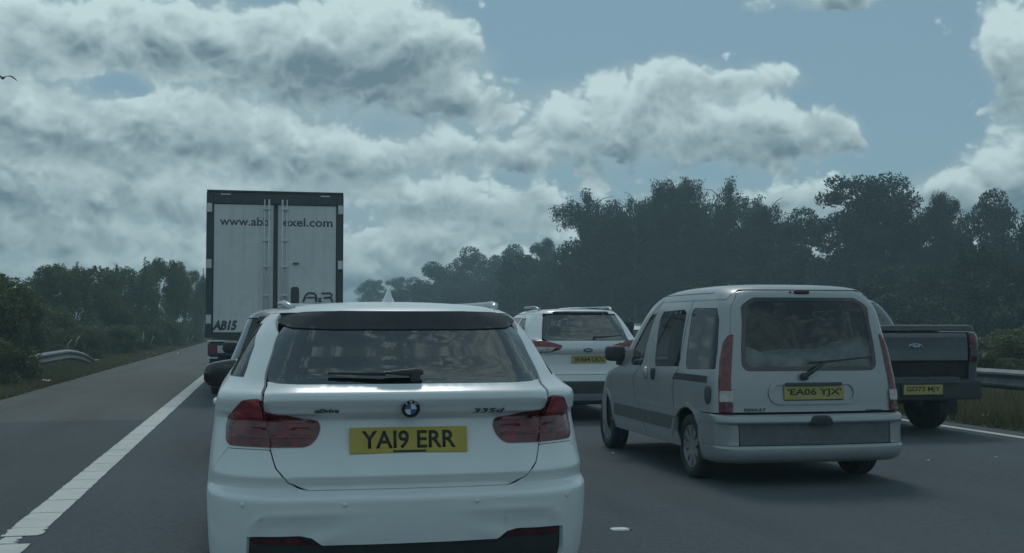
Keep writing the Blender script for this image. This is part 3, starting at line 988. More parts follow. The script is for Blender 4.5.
    def press(u, v):                 # pressed-in field below the swage line, deepest towards the corners
        q = np.stack([np.broadcast_to(u, np.shape(v)).ravel(), np.ravel(v)], 1)
        ins = inside(sunk, q)
        line = np.array(resample(sw + [(0, sw[-1][1] - 1e-4)], .01)); line[:, 0] = np.abs(line[:, 0])
        qa = np.abs(q[:, :1]); dd = np.sqrt(((np.concatenate([qa, q[:, 1:]], 1)[:, None] - line[None]) ** 2).sum(-1)).min(1)
        t = np.clip(dd / .05, 0, 1); t = t * t * (3 - 2 * t)
        return np.where(ins, -.009 * t * np.clip((np.abs(q[:, 0]) - .22) / .30, 0, 1), .004 * np.exp(-(dd / .016) ** 2) * np.clip((np.abs(q[:, 0]) - .1) / .3, 0, 1))
    bpoly = b_top + S.yz([(.40, zs + .01)]) + arc_yz(S, *arch, 155, 185, 5) + S.yz([(.36, .22)]) + S.xz([(-.64, .22)]) + sw[:2] + in_low
    bump = panel('bumper', S, mirror_poly(bpoly), wp, root, rnd=.006, thick=.03, grid=.016, step=.02, gap=.001, offn=press)
    dz = list(reversed(in_low)) + S.px([(246.5, 545), (246, 560)]) + S.xz([(-.64, .20)]) + [(0, S.v_of_z(.19))]
    dfp = panel('diffuser', S, mirror_poly(dz), M['black_plastic'], root, off=-.018, thick=.02, rnd=.006, gap=.0005)
    for sd in (1, -1):
        f = (lambda p: p) if sd == 1 else flipu
        rf = S.px([(251, 538.5), (299, 538.5), (320, 546), (251, 545)])
        panel('reflector', S, f(rf), M['lens_deep'], dfp, off=-.012, thick=.01, gap=.001, rnd=.004)
    tc_ = S.px([(505, 514.5), (519, 514), (519, 526), (505, 526.5)])
    panel('tow_eye_cover', S, tc_, wp, bump, off=.001, thick=.003, gap=.0, rnd=.006, offn=press)
    # roof
    patch('roof', S, -S.U, S.U, float(S.v_of_z(zr)) - .002, S.vmax - .001, 121, 22, wp, root)
    ws_ = S.yz([(3.5, 1.10)])
    fw = [(S.U, S.v_of_z(1.10)), (S.cut[3] + .12, S.v_of_z(1.10)), (S.cut[3] + .10, S.v_of_z(1.40)), (S.U, S.v_of_z(1.405))]
    wp1 = fw + [(2 * S.U - u, v) for u, v in reversed(fw)]
    patch('windscreen', S, S.cut[3] + .15, S.U, float(S.v_of_z(1.09)), float(S.v_of_z(zr)), 14, 12, M['glass_mid'], root)
    patch('windscreen', S, -S.U, -S.cut[3] - .15, float(S.v_of_z(1.09)), float(S.v_of_z(zr)), 14, 12, M['glass_mid'], root)
    patch('front_end', S, S.cut[3] - .12, S.U, float(S.v_of_z(.2)), float(S.v_of_z(1.09)), 16, 30, wp, root)
    patch('front_end', S, -S.U, -S.cut[3] + .12, float(S.v_of_z(.2)), float(S.v_of_z(1.09)), 16, 30, wp, root)
    inner_shell(S, root, 1.09)
    # emblem: black ring, blue and white quarters
    u, v = S.px([(411.5, 405.5)])[0]
    p = S.pt(0, v, .012); n = S.N(0.0, v); tl_ = math.asin(n[2]) * .35
    em = link('emblem', None, None, tail); em.location = tuple(p); em.rotation_euler = (pi / 2 - tl_, 0, 0)
    bpy.data.objects.remove(em)
    def disc(name, r0, r1, a0, a1, z, mat, parent, nn=32):
        V, F = [], []
        kk = max(4, int(nn * (a1 - a0) / (2 * pi)))
        for i in range(kk + 1):
            a = a0 + (a1 - a0) * i / kk
            for r, h in ((r0, z), (r1, z), (r1, 0)): V.append((r * cos(a), r * sin(a), h))
        for i in range(kk):
            b = i * 3
            F += [(b, b + 1, b + 4, b + 3), (b + 1, b + 2, b + 5, b + 4)]
        return obj(name, V, F, mat, parent, False)
    em = disc('emblem', .0, .041, 0, 2 * pi, .012, M['gloss_black'], tail)
    em.location = tuple(p); em.rotation_euler = (pi / 2 - tl_, 0, 0)
    disc('chrome_ring', .0385, .0425, 0, 2 * pi, .014, M['chrome'], em)
    for qn, mt in enumerate(('badge_white', 'blue', 'badge_white', 'blue')):
        disc('quarter', .0, .0255, qn * pi / 2, (qn + 1) * pi / 2, .0145, M[mt], em)
    for ch, a in (('B', 128), ('M', 90), ('W', 52)):
        text('letter', ch, .0105, M['badge_white'], em, (.0325 * cos(radians(a)), .0325 * sin(radians(a)), .0125), (0, 0, radians(a - 90)), bold=.02, depth=.001)
    surf_text(S, 'badge_lettering', '335d', .020, .148, M['grey_plastic'], tail, (488.5, 410), .003, bold=.02, shear=.25, depth=.004)
    surf_text(S, 'badge_lettering', 'xDrive', .019, .108, M['grey_plastic'], tail, (326.5, 410.5), .003, bold=.03, shear=.2, depth=.004)
    u, v = S.px([(408.5, 439.5)])[0]
    p = S.pt(0, v, .006); n = S.N(0.0, v)
    plate(tail, (0, p[1] - .004, p[2] - .002), .520, .113, 'YAI9 ERR', (-math.asin(n[2]) * .6, 0, 0), bar=(-.07, .075), tw=.80, th=.70)
    # rear wiper with its moulded arm cover
    u, v = S.px([(412, 375)])[0]; b0 = S.pt(u, v, .012)
    blob('wiper', (b0[0] - .055, b0[1] - .012, b0[2] + .004), (.105, .016, .024), M['black_plastic'], rw, .8, 20, 10,
         lambda q: [q[0], q[1], q[2] * (.55 + .45 * q[0])])
    u2, v2 = S.px([(328, 375)])[0]; b1 = S.pt(u2, v2, .012)
    tube('wiper_blade', [(b0[0] - .12, b0[1] - .012, b0[2] - .002), (b1[0], b1[1] - .004, b1[2])], [.010, .006], M['black_plastic'], rw, 6)
    blob('wiper_pivot', (b0[0] + .012, b0[1] - .006, b0[2] - .01), (.024, .02, .034), M['black_plastic'], rw, .6, 14, 8)
    q = at_y(388, 302.5, Y0 + 1.05)
    antenna_fin(root, (q[0] - X0, 1.05, q[2] - .004))
    for xs in (-.38, .38):
        seat(root, xs, 2.55, .45); seat(root, xs, 1.6, .5)
    return root
estate_car()

# ------------------------------------------------------------------ silver passenger van, middle lane
def silver_van():
    X0, Y0 = 4.645, 9.12
    root = thing('passenger_van', 'silver passenger van in the middle lane with yellow plate EA06 YJX', 'van', (X0, Y0, 0))
    K = []
    def k(z, W, yr, yf, rx=.15, ry=.22, c=.05, fx=.45, fy=.5, fc=.14): K.append((z, W, yr, yf, rx, ry, c, fx, fy, fc))
    k(.19, 0.836, .10, 3.85); k(.225, 0.864, .035, 3.92); k(.27, 0.880, .008, 3.95); k(.33, 0.887, .0, 3.96); k(.345, 0.887, .012, 3.96)
    k(.355, 0.887, .028, 3.96); k(.53, 0.889, .034, 3.96); k(.54, 0.889, .012, 3.95); k(.555, 0.889, .006, 3.95); k(.60, 0.889, .016, 3.93)
    k(.612, 0.889, .055, 3.92); k(.625, 0.887, .082, 3.91); k(.75, 0.882, .094, 3.86); k(.86, 0.877, .106, 3.74); k(.92, 0.871, .114, 3.52)
    k(.96, 0.865, .120, 3.36); k(1.00, 0.858, .126, 3.26); k(1.105, 0.842, .140, 3.12); k(1.368, 0.794, .180, 2.82); k(1.525, 0.759, .21, 2.62)
    k(1.609, 0.726, .235, 2.48, .22, .26); k(1.667, 0.688, .265, 2.32, .24, .28); k(1.709, 0.627, .33, 2.1, .28, .3); k(1.735, 0.517, .50, 1.9, .3, .35)
    k(1.751, 0.352, .8, 1.75, .25, .3); k(1.760, 0.165, 1.1, 1.6, .1, .1, .02); k(1.763, 0.022, 1.3, 1.45, .01, .05, .0)
    S = Surf(K, (X0, Y0), .02)
    pt_ = M['silver_paint']
    zr = 1.655
    Z5 = lambda *pp: S.px([(590 + .362 * x, 280 + .3617 * y) for x, y in pp])
    # hatch traced on its left half, mirrored
    hx = .655
    hz = S.xz([(0.000, 1.688), (-0.506, 1.685), (-0.600, 1.661), (-0.643, 1.588), (-0.710, 1.315), (-0.760, 1.000), (-0.782, 0.800), (-0.788, 0.632), (0.000, 0.632)])
    hatch = panel('tailgate', S, mirror_poly(hz), pt_, root, rnd=.03,
                  holes=[mirror_poly(S.xz([(0.000, 1.622), (-0.484, 1.617), (-0.556, 1.578), (-0.600, 1.420), (-0.629, 1.157), (-0.632, 1.032), (-0.594, 0.985), (0.000, 0.972)]))])
    glz = S.xz([(0.000, 1.625), (-0.484, 1.621), (-0.559, 1.580), (-0.603, 1.420), (-0.632, 1.157), (-0.636, 1.029), (-0.596, 0.982), (0.000, 0.969)])
    rw = panel('rear_window', S, mirror_poly(glz), M['glass_mid'], root, off=-.003, thick=.006, rnd=.05)
    # black printed border of the glass, as its own frame
    inn = S.xz([(0.000, 1.593), (-0.473, 1.588), (-0.522, 1.562), (-0.567, 1.409), (-0.594, 1.157), (-0.596, 1.052), (-0.561, 1.019), (0.000, 1.005)])
    panel('window_seal', S, mirror_poly(glz), M['gloss_black'], rw, holes=[mirror_poly(inn)], off=.001, thick=.003, gap=0, rnd=.05, grid=.08)
    # high brake light and washer jet
    p = S.pt(0, S.v_of_z(1.668), .004)
    blob('high_brake_light', (-.02, p[1], p[2]), (.075, .014, .020), M['lens_deep'], hatch, .5, 20, 10)
    blob('washer_jet', (-.125, p[1] + .003, p[2] - .004), (.012, .008, .012), M['black_plastic'], hatch, .9, 10, 6)
    # plate recess: raised oval rim, sunken plate
    zc = .795
    def oval(hw, hh, n=10):
        out = []
        for a0, cx in ((-90, hw - hh), (90, -(hw - hh))):
            out += [(cx + hh * cos(radians(a0 + 180 * i / n)), zc + hh * sin(radians(a0 + 180 * i / n))) for i in range(n + 1)]
        return out
    O1, O2 = S.xz(oval(.415, .10)), S.xz(oval(.382, .068))
    rim = panel('plate_recess', S, O1, pt_, hatch, holes=[O2], off=.014, thick=.016, gap=0, rnd=0, grid=.03,
                offn=lambda u, v: -.020 * (v < S.v_of_z(zc)) * 0)
    v = S.v_of_z(zc + .004); pp = S.pt(0.0, v, .0)
    box('handle_strip', -.26, .26, pp[1] - .030, pp[1] - .004, pp[2] + .058, pp[2] + .085, M['grey_plastic'], hatch, .006)
    plate(hatch, (.005, pp[1] - .012, pp[2] - .004),   .56, .116, '\'EA06 YJX\'', (0, 0, 0), 'plate_yellow_dull', tw=.90, th=.62)
    box('plate_ledge', -.265, .275, pp[1] - .016, pp[1] - .006, pp[2] - .074, pp[2] - .0605, M['ink'], hatch, .002)
    surf_text(S, 'badge_lettering', 'RENAULT', .026, .19, M['grey_plastic'], hatch, (755, 410), .003, bold=.02, depth=.003)
    surf_text(S, 'badge_lettering', 'kangoo', .026, .16, M['grey_plastic'], hatch, (874, 410), .003, bold=.02, depth=.003)
    # wiper from a pivot below the glass, blade across its lower edge
    a = S.pt(*S.px([(803, 377)])[0], .03); b = S.pt(*S.px([(824, 362)])[0], .03); c = S.pt(*S.px([(870, 357)])[0], .02)
    w_ = tube('wiper_arm', [tuple(a), tuple(a + (b - a) * .5 + [0, -.012, 0]), tuple(b)], [.022, .016, .012], M['black_plastic'], hatch, 8)
    a2 = S.pt(*S.px([(808, 363)])[0], .018)
    tube('wiper_blade', [tuple(a2), tuple(b + [0, .004, 0]), tuple(c)], [.008, .011, .006], M['black_plastic'], w_, 6)
    blob('wiper_pivot', tuple(a), (.035, .025, .032), M['black_plastic'], w_, .7, 14, 8)
    # bumper: silver top strip, dark middle, silver lower lip
    ye = .52
    def band(z0, z1, yend=ye):
        return [(0, S.v_of_z(z1))] + S.xz([(-.66, z1)]) + S.yz([(yend, z1), (yend, z0)]) + S.xz([(-.66, z0)]) + [(0, S.v_of_z(z0))]
    bmp = panel('bumper', S, mirror_poly(band(.20, .352)), pt_, root, rnd=.008, thick=.03, gap=.001)
    panel('bumper_top', S, mirror_poly(band(.535, .615)), pt_, bmp, rnd=.008, thick=.03, gap=.001)
    midp = [(0, S.v_of_z(.534))] + S.xz([(-.70, .534), (-.70, .356)]) + [(0, S.v_of_z(.356))]
    panel('bumper_pad', S, mirror_poly(midp), M['van_trim'], bmp, off=-.004, rnd=.02, gap=.002, thick=.02)
    for sd in (1, -1):
        f = (lambda p: p) if sd == 1 else flipu
        cn = S.xz([(-.705, .534)]) + S.yz([(ye, .534), (ye, .354)]) + S.xz([(-.705, .354)])
        panel('bumper_corner', S, f(cn), pt_, bmp, off=.002, rnd=.008, gap=.001, thick=.03)
    nv = S.v_of_z(.575); pn = S.pt(0.0, nv, .002)
    blob('release_handle', (.03, pn[1] + .004, pn[2] - .012), (.10, .022, .042), M['black_plastic'], hatch, .5, 20, 10, lambda q: [q[0] * (1 - .18 * q[2]), q[1], q[2]])
    # flanks
    RA, FA = (.80, .29, .345), (3.40, .29, .345)
    w3 = Z5((290, 78), (352, 78), (357, 110), (352, 200), (346, 246), (268, 246), (264, 232), (274, 150), (283, 86))
    w2 = Z5((204, 88), (262, 82), (267, 92), (262, 120), (246, 238), (181, 238), (179, 228), (186, 160), (194, 110))
    w1 = Z5((188, 92), (172, 97), (150, 122), (128, 175), (113, 225), (116, 234), (160, 237), (170, 180))
    lampz = S.px([(733.5, 334), (728, 335), (723, 342), (719.5, 360), (718.5, 385), (719, 413.5), (733.5, 414)])
    yw = lambda w: S.P(np.array([q[0] for q in w]), np.array([q[1] for q in w]))[:, 1]
    y32 = (yw(w3).max() + yw(w2).min()) / 2; y21 = (yw(w2).max() + yw(w1).min()) / 2
    lampu = sum(q[0] for q in (lampz[0], lampz[-1])) / 2
    for sd in (1, -1):
        f = (lambda p: p) if sd == 1 else flipu
        hedge = [(u_ + .004, v_) for u_, v_ in hz[1:-1]]
        quarter = hedge + S.yz([(ye, .618), (ye, .37)]) + arc_yz(S, *RA, 165, 15) + S.yz([(y32 - .005, .26), (y32 - .005, zr - .035), (.50, zr - .03)])
        q_ = panel('rear_quarter', S, f(quarter), pt_, root, holes=[f(w3)], rnd=.015)
        panel('rear_side_window', S, f(w3), M['glass_mid'], root, off=-.005, thick=.005, rnd=.03)
        sdoor = S.yz([(y32 + .005, .27), (y21 - .005, .27), (y21 - .005, zr - .045), (y32 + .005, zr - .035)])
        d2 = panel('sliding_door', S, f(sdoor), pt_, root, holes=[f(w2)], rnd=.015)
        panel('side_window', S, f(w2), M['glass_mid'], root, off=-.005, thick=.005, rnd=.03)
        fdoor = S.yz([(y21 + .005, .27), (2.96, .27), (3.02, .5), (3.02, .90), (2.93, .97), (2.40, zr - .06), (y21 + .005, zr - .045)])
        d1 = panel('front_door', S, f(fdoor), pt_, root, holes=[f(w1)], rnd=.015)
        panel('side_window', S, f(w1), M['glass_clear'], root, off=-.005, thick=.005, rnd=.03)
        fen = S.yz([(2.97, .27)]) + arc_yz(S, *FA, 175, 10)[1:] + S.yz([(3.72, .28), (3.72, .60), (3.60, .84), (3.1, .93), (3.03, .90), (3.03, .5)])
        panel('front_wing', S, f(fen), pt_, root, rnd=.012)
        # arch lips
        for A_ in (RA, FA):
            ar = arc_yz(S, A_[0], A_[1], A_[2] + .02, 172, 8, 20, 1)
            strip_on('arch_lip', S, f(ar), .04, pt_, q_ if A_ is RA else root, .006, .008)
        # rub strip, sliding rail, fuel cap, handles, roof groove
        strip_on('rub_strip', S, S.yz([(y32 + .02 + (y21 - y32 - .04) * i / 8, .485) for i in range(9)], sd), .13, M['van_trim'], d2, .006, .01)
        strip_on('rub_strip', S, S.yz([(y21 + .02 + (2.98 - y21) * i / 7, .485) for i in range(8)], sd), .13, M['van_trim'], d1, .006, .01)
        strip_on('door_rail', S, S.yz([(.36 + (y32 - .20) * i / 8, .905) for i in range(9)], sd), .062, M['black_plastic'], q_, .003, .01)
        strip_on('roof_joint', S, S.yz([(.62 + .09 * i, zr + .012) for i in range(20)], sd), .016, M['grey_plastic'], root, .002, .004)
        for yy, dr in ((y21 + .10, d1), (y21 - .12, d2)):
            ph = S.pt(*S.yz([(yy, .90)], sd)[0], .004)
            blob('door_handle', ph, (.022, .045, .062), M['rail_silver'] if dr is d1 else M['black_plastic'], dr, .7, 16, 10)
        if sd == 1:
            pc = S.pt(*S.yz([(.33, .775)], sd)[0], .0)
            blob('fuel_cap', pc, (.016, .062, .085), M['grey_plastic'], q_, .8, 20, 10)
        lp = f(lampz)
        tl = panel('tail_light', S, lp, M['lens_red'], root, off=.004, thick=.03, gap=.002, rnd=.02, grid=.03, dome=.015)
        cl_ = f(S.px([(720.5, 391), (732.5, 391), (732.5, 402), (720.5, 402)]))
        panel('reversing_lens', S, cl_, M['lens_clear'], tl, off=.021, thick=.004, gap=.001, rnd=.01, grid=.03)
        cl_ = f(S.px([(720.5, 403), (732.5, 403), (732.5, 412), (720.5, 412)]))
        panel('lower_lens', S, cl_, M['lens_deep'], tl, off=.021, thick=.004, gap=.001, rnd=.01, grid=.03)
        mp = S.pt(*S.yz([(2.82, 1.02)], sd)[0], .0)
        mr = blob('door_mirror', (mp[0] - sd * .09, mp[1] + .05, 1.075), (.105, .085, .085), M['black_plastic'], root, .5, 22, 12)
        tube('mirror_arm', [(mp[0] + sd * .03, mp[1] + .02, .97), (mp[0] - sd * .08, mp[1] + .02, .98)], .03, M['black_plastic'], mr, 8)
        for A_ in (RA, FA):
            wheel(root, -sd * .775, A_[0], .29, .185, -sd, 'alloy', 9)
    vh = hz[0][1]; vs_ = float(S.v_of_z(zr - .05)); cu_ = hz[2][0] + .02
    patch('roof', S, -S.U, S.U, lambda q: vs_ if abs(q) > cu_ + .06 else (vh + .004 if abs(q) < cu_ else vh + .004 + (vs_ - vh) * (abs(q) - cu_) / .06), S.vmax - .001, 241, 26, pt_, root, off=.003)
    for sg in (1, -1):
        a_, b_ = (S.cut[3] + .10, S.U) if sg > 0 else (-S.U, -S.cut[3] - .10)
        patch('windscreen', S, a_, b_, float(S.v_of_z(.985)), float(S.v_of_z(zr)), 16, 14, M['glass_clear'], root)
        a_, b_ = (S.cut[3] - .10, S.U) if sg > 0 else (-S.U, -S.cut[3] + .10)
        patch('front_end', S, a_, b_, float(S.v_of_z(.2)), float(S.v_of_z(.98)), 18, 30, pt_, root)
        a_, b_ = (S.cut[3] - .13, S.cut[3] + .12) if sg > 0 else (-S.cut[3] - .12, -S.cut[3] + .13)
        patch('windscreen_pillar', S, a_, b_, float(S.v_of_z(.975)), float(S.v_of_z(zr)), 6, 14, pt_, root, off=.004)
    inner_shell(S, root, .86, arch_z=.72)
    # load: crumpled dust sheet over boxes behind the rear glass, seats, wheel
    n, m = 30, 16
    V, F = [], []
    for j in range(m):
        for i in range(n):
            x = -.64 + 1.28 * i / (n - 1); t = j / (m - 1)
            h = 1.14 + .26 * max(0, (x - .1)) + .22 * max(0, -x - .30) + .05 * noise.noise(Vector((x * 3, 1.7, 0))) - .03 * abs(noise.noise(Vector((x * 9, 5, 0))))
            z = .87 + (h - .87) * min(1, t * 1.6)
            yy = .27 + .9 * max(0, t - .6) + .05 * sin(x * 17 + 4 * noise.noise(Vector((x * 4, t * 3, 0)))) * (1 - .3 * t) + .05 * noise.noise(Vector((x * 6, t * 6, 3)))
            V.append((x, yy, z + .03 * noise.noise(Vector((x * 8, t * 8, 1)))))
    for j in range(m - 1):
        for i in range(n - 1): F.append((j * n + i, j * n + i + 1, (j + 1) * n + i + 1, (j + 1) * n + i))
    sh = thing('dust_sheet', 'pale crumpled dust sheet heaped behind the rear window of the silver van', 'sheet', (X0, Y0, 0))
    obj('sheet_cloth', V, F, M['cloth_sheet'], sh)
    box('covered_crate', -.52, .50, .52, 1.05, .87, 1.12, M['cloth_sheet'], sh, .05)
    for xs in (-.36, .36):
        seat(root, xs, 2.35, .78); seat(root, xs, 1.5, .76)
    sw = [(.36 + .17 * cos(a), 2.83 - .07 * sin(a), 1.09 + .17 * sin(a)) for a in [2 * pi * i / 24 for i in range(25)]]
    st_ = tube('steering_wheel', sw, .013, M['black_plastic'], root, 6, False)
    tube('steering_column', [(.36, 2.83, 1.09), (.36, 3.1, .95)], .03, M['black_plastic'], st_, 6)
    blob('dashboard', (0, 3.05, .93), (.68, .16, .10), M['grey_plastic'], root, .5)
    return root
silver_van()

# ------------------------------------------------------------------ white crossover ahead in the middle lane
def crossover():
    X0, Y0 = 4.55, 15.9
    root = thing('crossover_car', 'white crossover car with roof rails ahead of the silver van', 'car', (X0, Y0, 0))
    K = []
    def k(z, W, yr, yf, rx=.34, ry=.36, c=.07, fx=.5, fy=.6, fc=.12): K.append((z, W, yr, yf, rx, ry, c, fx, fy, fc))
    k(.22, .84, .14, 4.3); k(.30, .88, .05, 4.42); k(.42, .90, .015, 4.48); k(.54, .91, .0, 4.5); k(.57, .91, .0, 4.5); k(.59, .91, .02, 4.5)
    k(.66, .912, .03, 4.48); k(.68, .912, .06, 4.48); k(.72, .912, .09, 4.46); k(.80, .91, .115, 4.42); k(.96, .905, .125, 4.35); k(.98, .903, .10, 4.3)
    k(1.04, .895, .085, 4.1); k(1.10, .88, .10, 3.6); k(1.15, .86, .13, 3.35); k(1.18, .84, .17, 3.28); k(1.35, .76, .30, 2.9)
    k(1.50, .68, .42, 2.55); k(1.545, .645, .45, 2.4); k(1.58, .60, .48, 2.25, .3, .36); k(1.605, .50, .62, 2.1, .32, .36); k(1.62, .32, .95, 1.9, .25, .3)
    k(1.628, .12, 1.3, 1.7, .1, .1, .02); k(1.63, .02, 1.5, 1.6, .01, .03, .0)
    S = Surf(K, (X0, Y0))
    wp = M['white_paint2']; zr = 1.565
    hz = S.xz([(0, 1.158), (-.62, 1.155), (-.655, 1.10), (-.69, .98), (-.665, .80), (-.62, .70), (-.52, .675), (0, .67)])
    tail = panel('tailgate', S, mirror_poly(hz), wp, root, rnd=.03)
    gz = S.xz([(0, 1.535), (-.52, 1.53), (-.55, 1.50), (-.62, 1.25), (-.635, 1.19), (-.60, 1.163), (0, 1.16)])
    rw = panel('rear_window', S, mirror_poly(gz), M['glass_dark'], root, off=-.003, thick=.006, rnd=.04)
    sp = S.xz([(0, 1.572), (-.40, 1.570), (-.43, 1.545), (0, 1.54)])
    panel('spoiler', S, mirror_poly(sp), M['gloss_black'], root, off=.02, thick=.03, rnd=.01)
    lamp = S.px([(524.5, 341), (533, 339.5), (546, 341), (563, 345.5), (560.5, 349.5), (549, 352.5), (534, 352.5), (528, 349)])
    for sd in (1, -1):
        f = (lambda p: p) if sd == 1 else flipu
        q = S.xz([(-.555, 1.55), (-.56, 1.50), (-.63, 1.25), (-.648, 1.18), (-.665, 1.10), (-.70, .98), (-.675, .80), (-.63, .69), (-.66, .675)]) + S.yz([(.42, .67)]) + arc_yz(S, .82, .35, .40, 150, 20) + S.yz([(1.4, .32), (3.15, .32), (3.15, 1.06), (2.5, zr - .06), (2.3, zr - .03), (.7, zr)])
        w = [S.yz([(.62, 1.18), (1.28, 1.17), (1.26, 1.48), (1.0, 1.48), (.72, 1.28)]), S.yz([(1.36, 1.16), (2.1, 1.15), (2.08, 1.49), (1.34, 1.49)]), S.yz([(2.18, 1.15), (3.0, 1.12), (2.5, 1.45), (2.16, 1.49)])]
        qs = panel('body_side', S, f(q), wp, root, holes=[f(x) for x in w], rnd=.015)
        for x in w: panel('side_window', S, f(x), M['glass_mid'], root, off=-.005, thick=.005, rnd=.03)
        fe = S.yz([(3.16, .32)]) + arc_yz(S, 3.5, .35, .40, 165, 10)[1:] + S.yz([(4.05, .34), (4.05, .8), (3.4, 1.04), (3.16, 1.06)])
        panel('front_wing', S, f(fe), wp, root, rnd=.015)
        tl = panel('tail_light', S, f(lamp), M['lens_red'], root, off=.004, thick=.02, gap=.001, rnd=.03, grid=.04, dome=.015)
        cl_ = S.px([(533, 347), (557, 347.5), (550, 351.5), (534, 351.5)])
        panel('clear_lens', S, f(cl_), M['lens_clear'], tl, off=.021, thick=.004, gap=.001, rnd=.02, grid=.04)
        rail(S, root, sd, .75, 2.3, 1.59, .062, M['rail_silver'], .022)
        for ya in (.82, 3.5): wheel(root, -sd * .80, ya, .35, .225, -sd)
        mp = S.pt(*S.yz([(2.85, 1.12)], sd)[0], .0)
        blob('door_mirror', (mp[0] - sd * .13, mp[1], 1.15), (.12, .08, .085), wp, root, .55)
    def band(z0, z1, ye=.42): return [(0, S.v_of_z(z1))] + S.xz([(-.6, z1)]) + S.yz([(ye, z1), (ye, z0)]) + S.xz([(-.6, z0)]) + [(0, S.v_of_z(z0))]
    b_ = panel('bumper', S, mirror_poly(band(.58, .665)), wp, root, rnd=.01)
    lo = panel('lower_bumper', S, mirror_poly(band(.24, .575)), M['grey_plastic'], b_, rnd=.01)
    panel('skid_plate', S, mirror_poly(S.xz([(0, .40), (-.55, .40), (-.50, .30), (0, .30)])), M['silver_paint'], b_, off=.006, thick=.01, rnd=.02)
    patch('roof', S, -S.U, S.U, float(S.v_of_z(zr - .02)), S.vmax - .001, 101, 20, wp, root, off=.003)
    for sg in (1, -1):
        a_, b2 = (S.cut[3] + .1, S.U) if sg > 0 else (-S.U, -S.cut[3] - .1)
        patch('windscreen', S, a_, b2, float(S.v_of_z(1.12)), float(S.v_of_z(zr)), 12, 12, M['glass_mid'], root)
        a_, b2 = (S.cut[3] - .15, S.U) if sg > 0 else (-S.U, -S.cut[3] + .15)
        patch('front_end', S, a_, b2, float(S.v_of_z(.25)), float(S.v_of_z(1.12)), 14, 26, wp, root)
    inner_shell(S, root, 1.10, arch_z=.8)
    v = S.v_of_z(1.02); p = S.pt(0.0, v, .006)
    em = blob('oval_emblem', tuple(p), (.072, .010, .030), M['deep_blue'], tail, 1.0, 24, 10)
    text('emblem_script', 'Ford', .028, M['badge_white'], em, (p[0], p[1] - .0095, p[2]), width=.085, shear=.3, depth=.001, bold=.02)
    p = S.pt(0.0, S.v_of_z(.885), .004)
    plate(tail, (0.02, p[1] - .004, p[2]), .52, .115, 'WA64 UKN', (0, 0, 0), 'plate_yellow_dull', tw=.84, th=.66)
    blob('tailgate_handle', (0, p[1] + .0, .715), (.085, .012, .022), M['black_plastic'], tail, .6)
    a = S.pt(*S.xz([(.10, 1.185)])[0], .02)
    wiper(rw, tuple(a), (a[0] + .42, a[1] - .02, a[2] + .03), .012)
    for xs in (-.38, .38): seat(root, xs, 2.5, .72); seat(root, xs, 1.55, .75)
crossover()

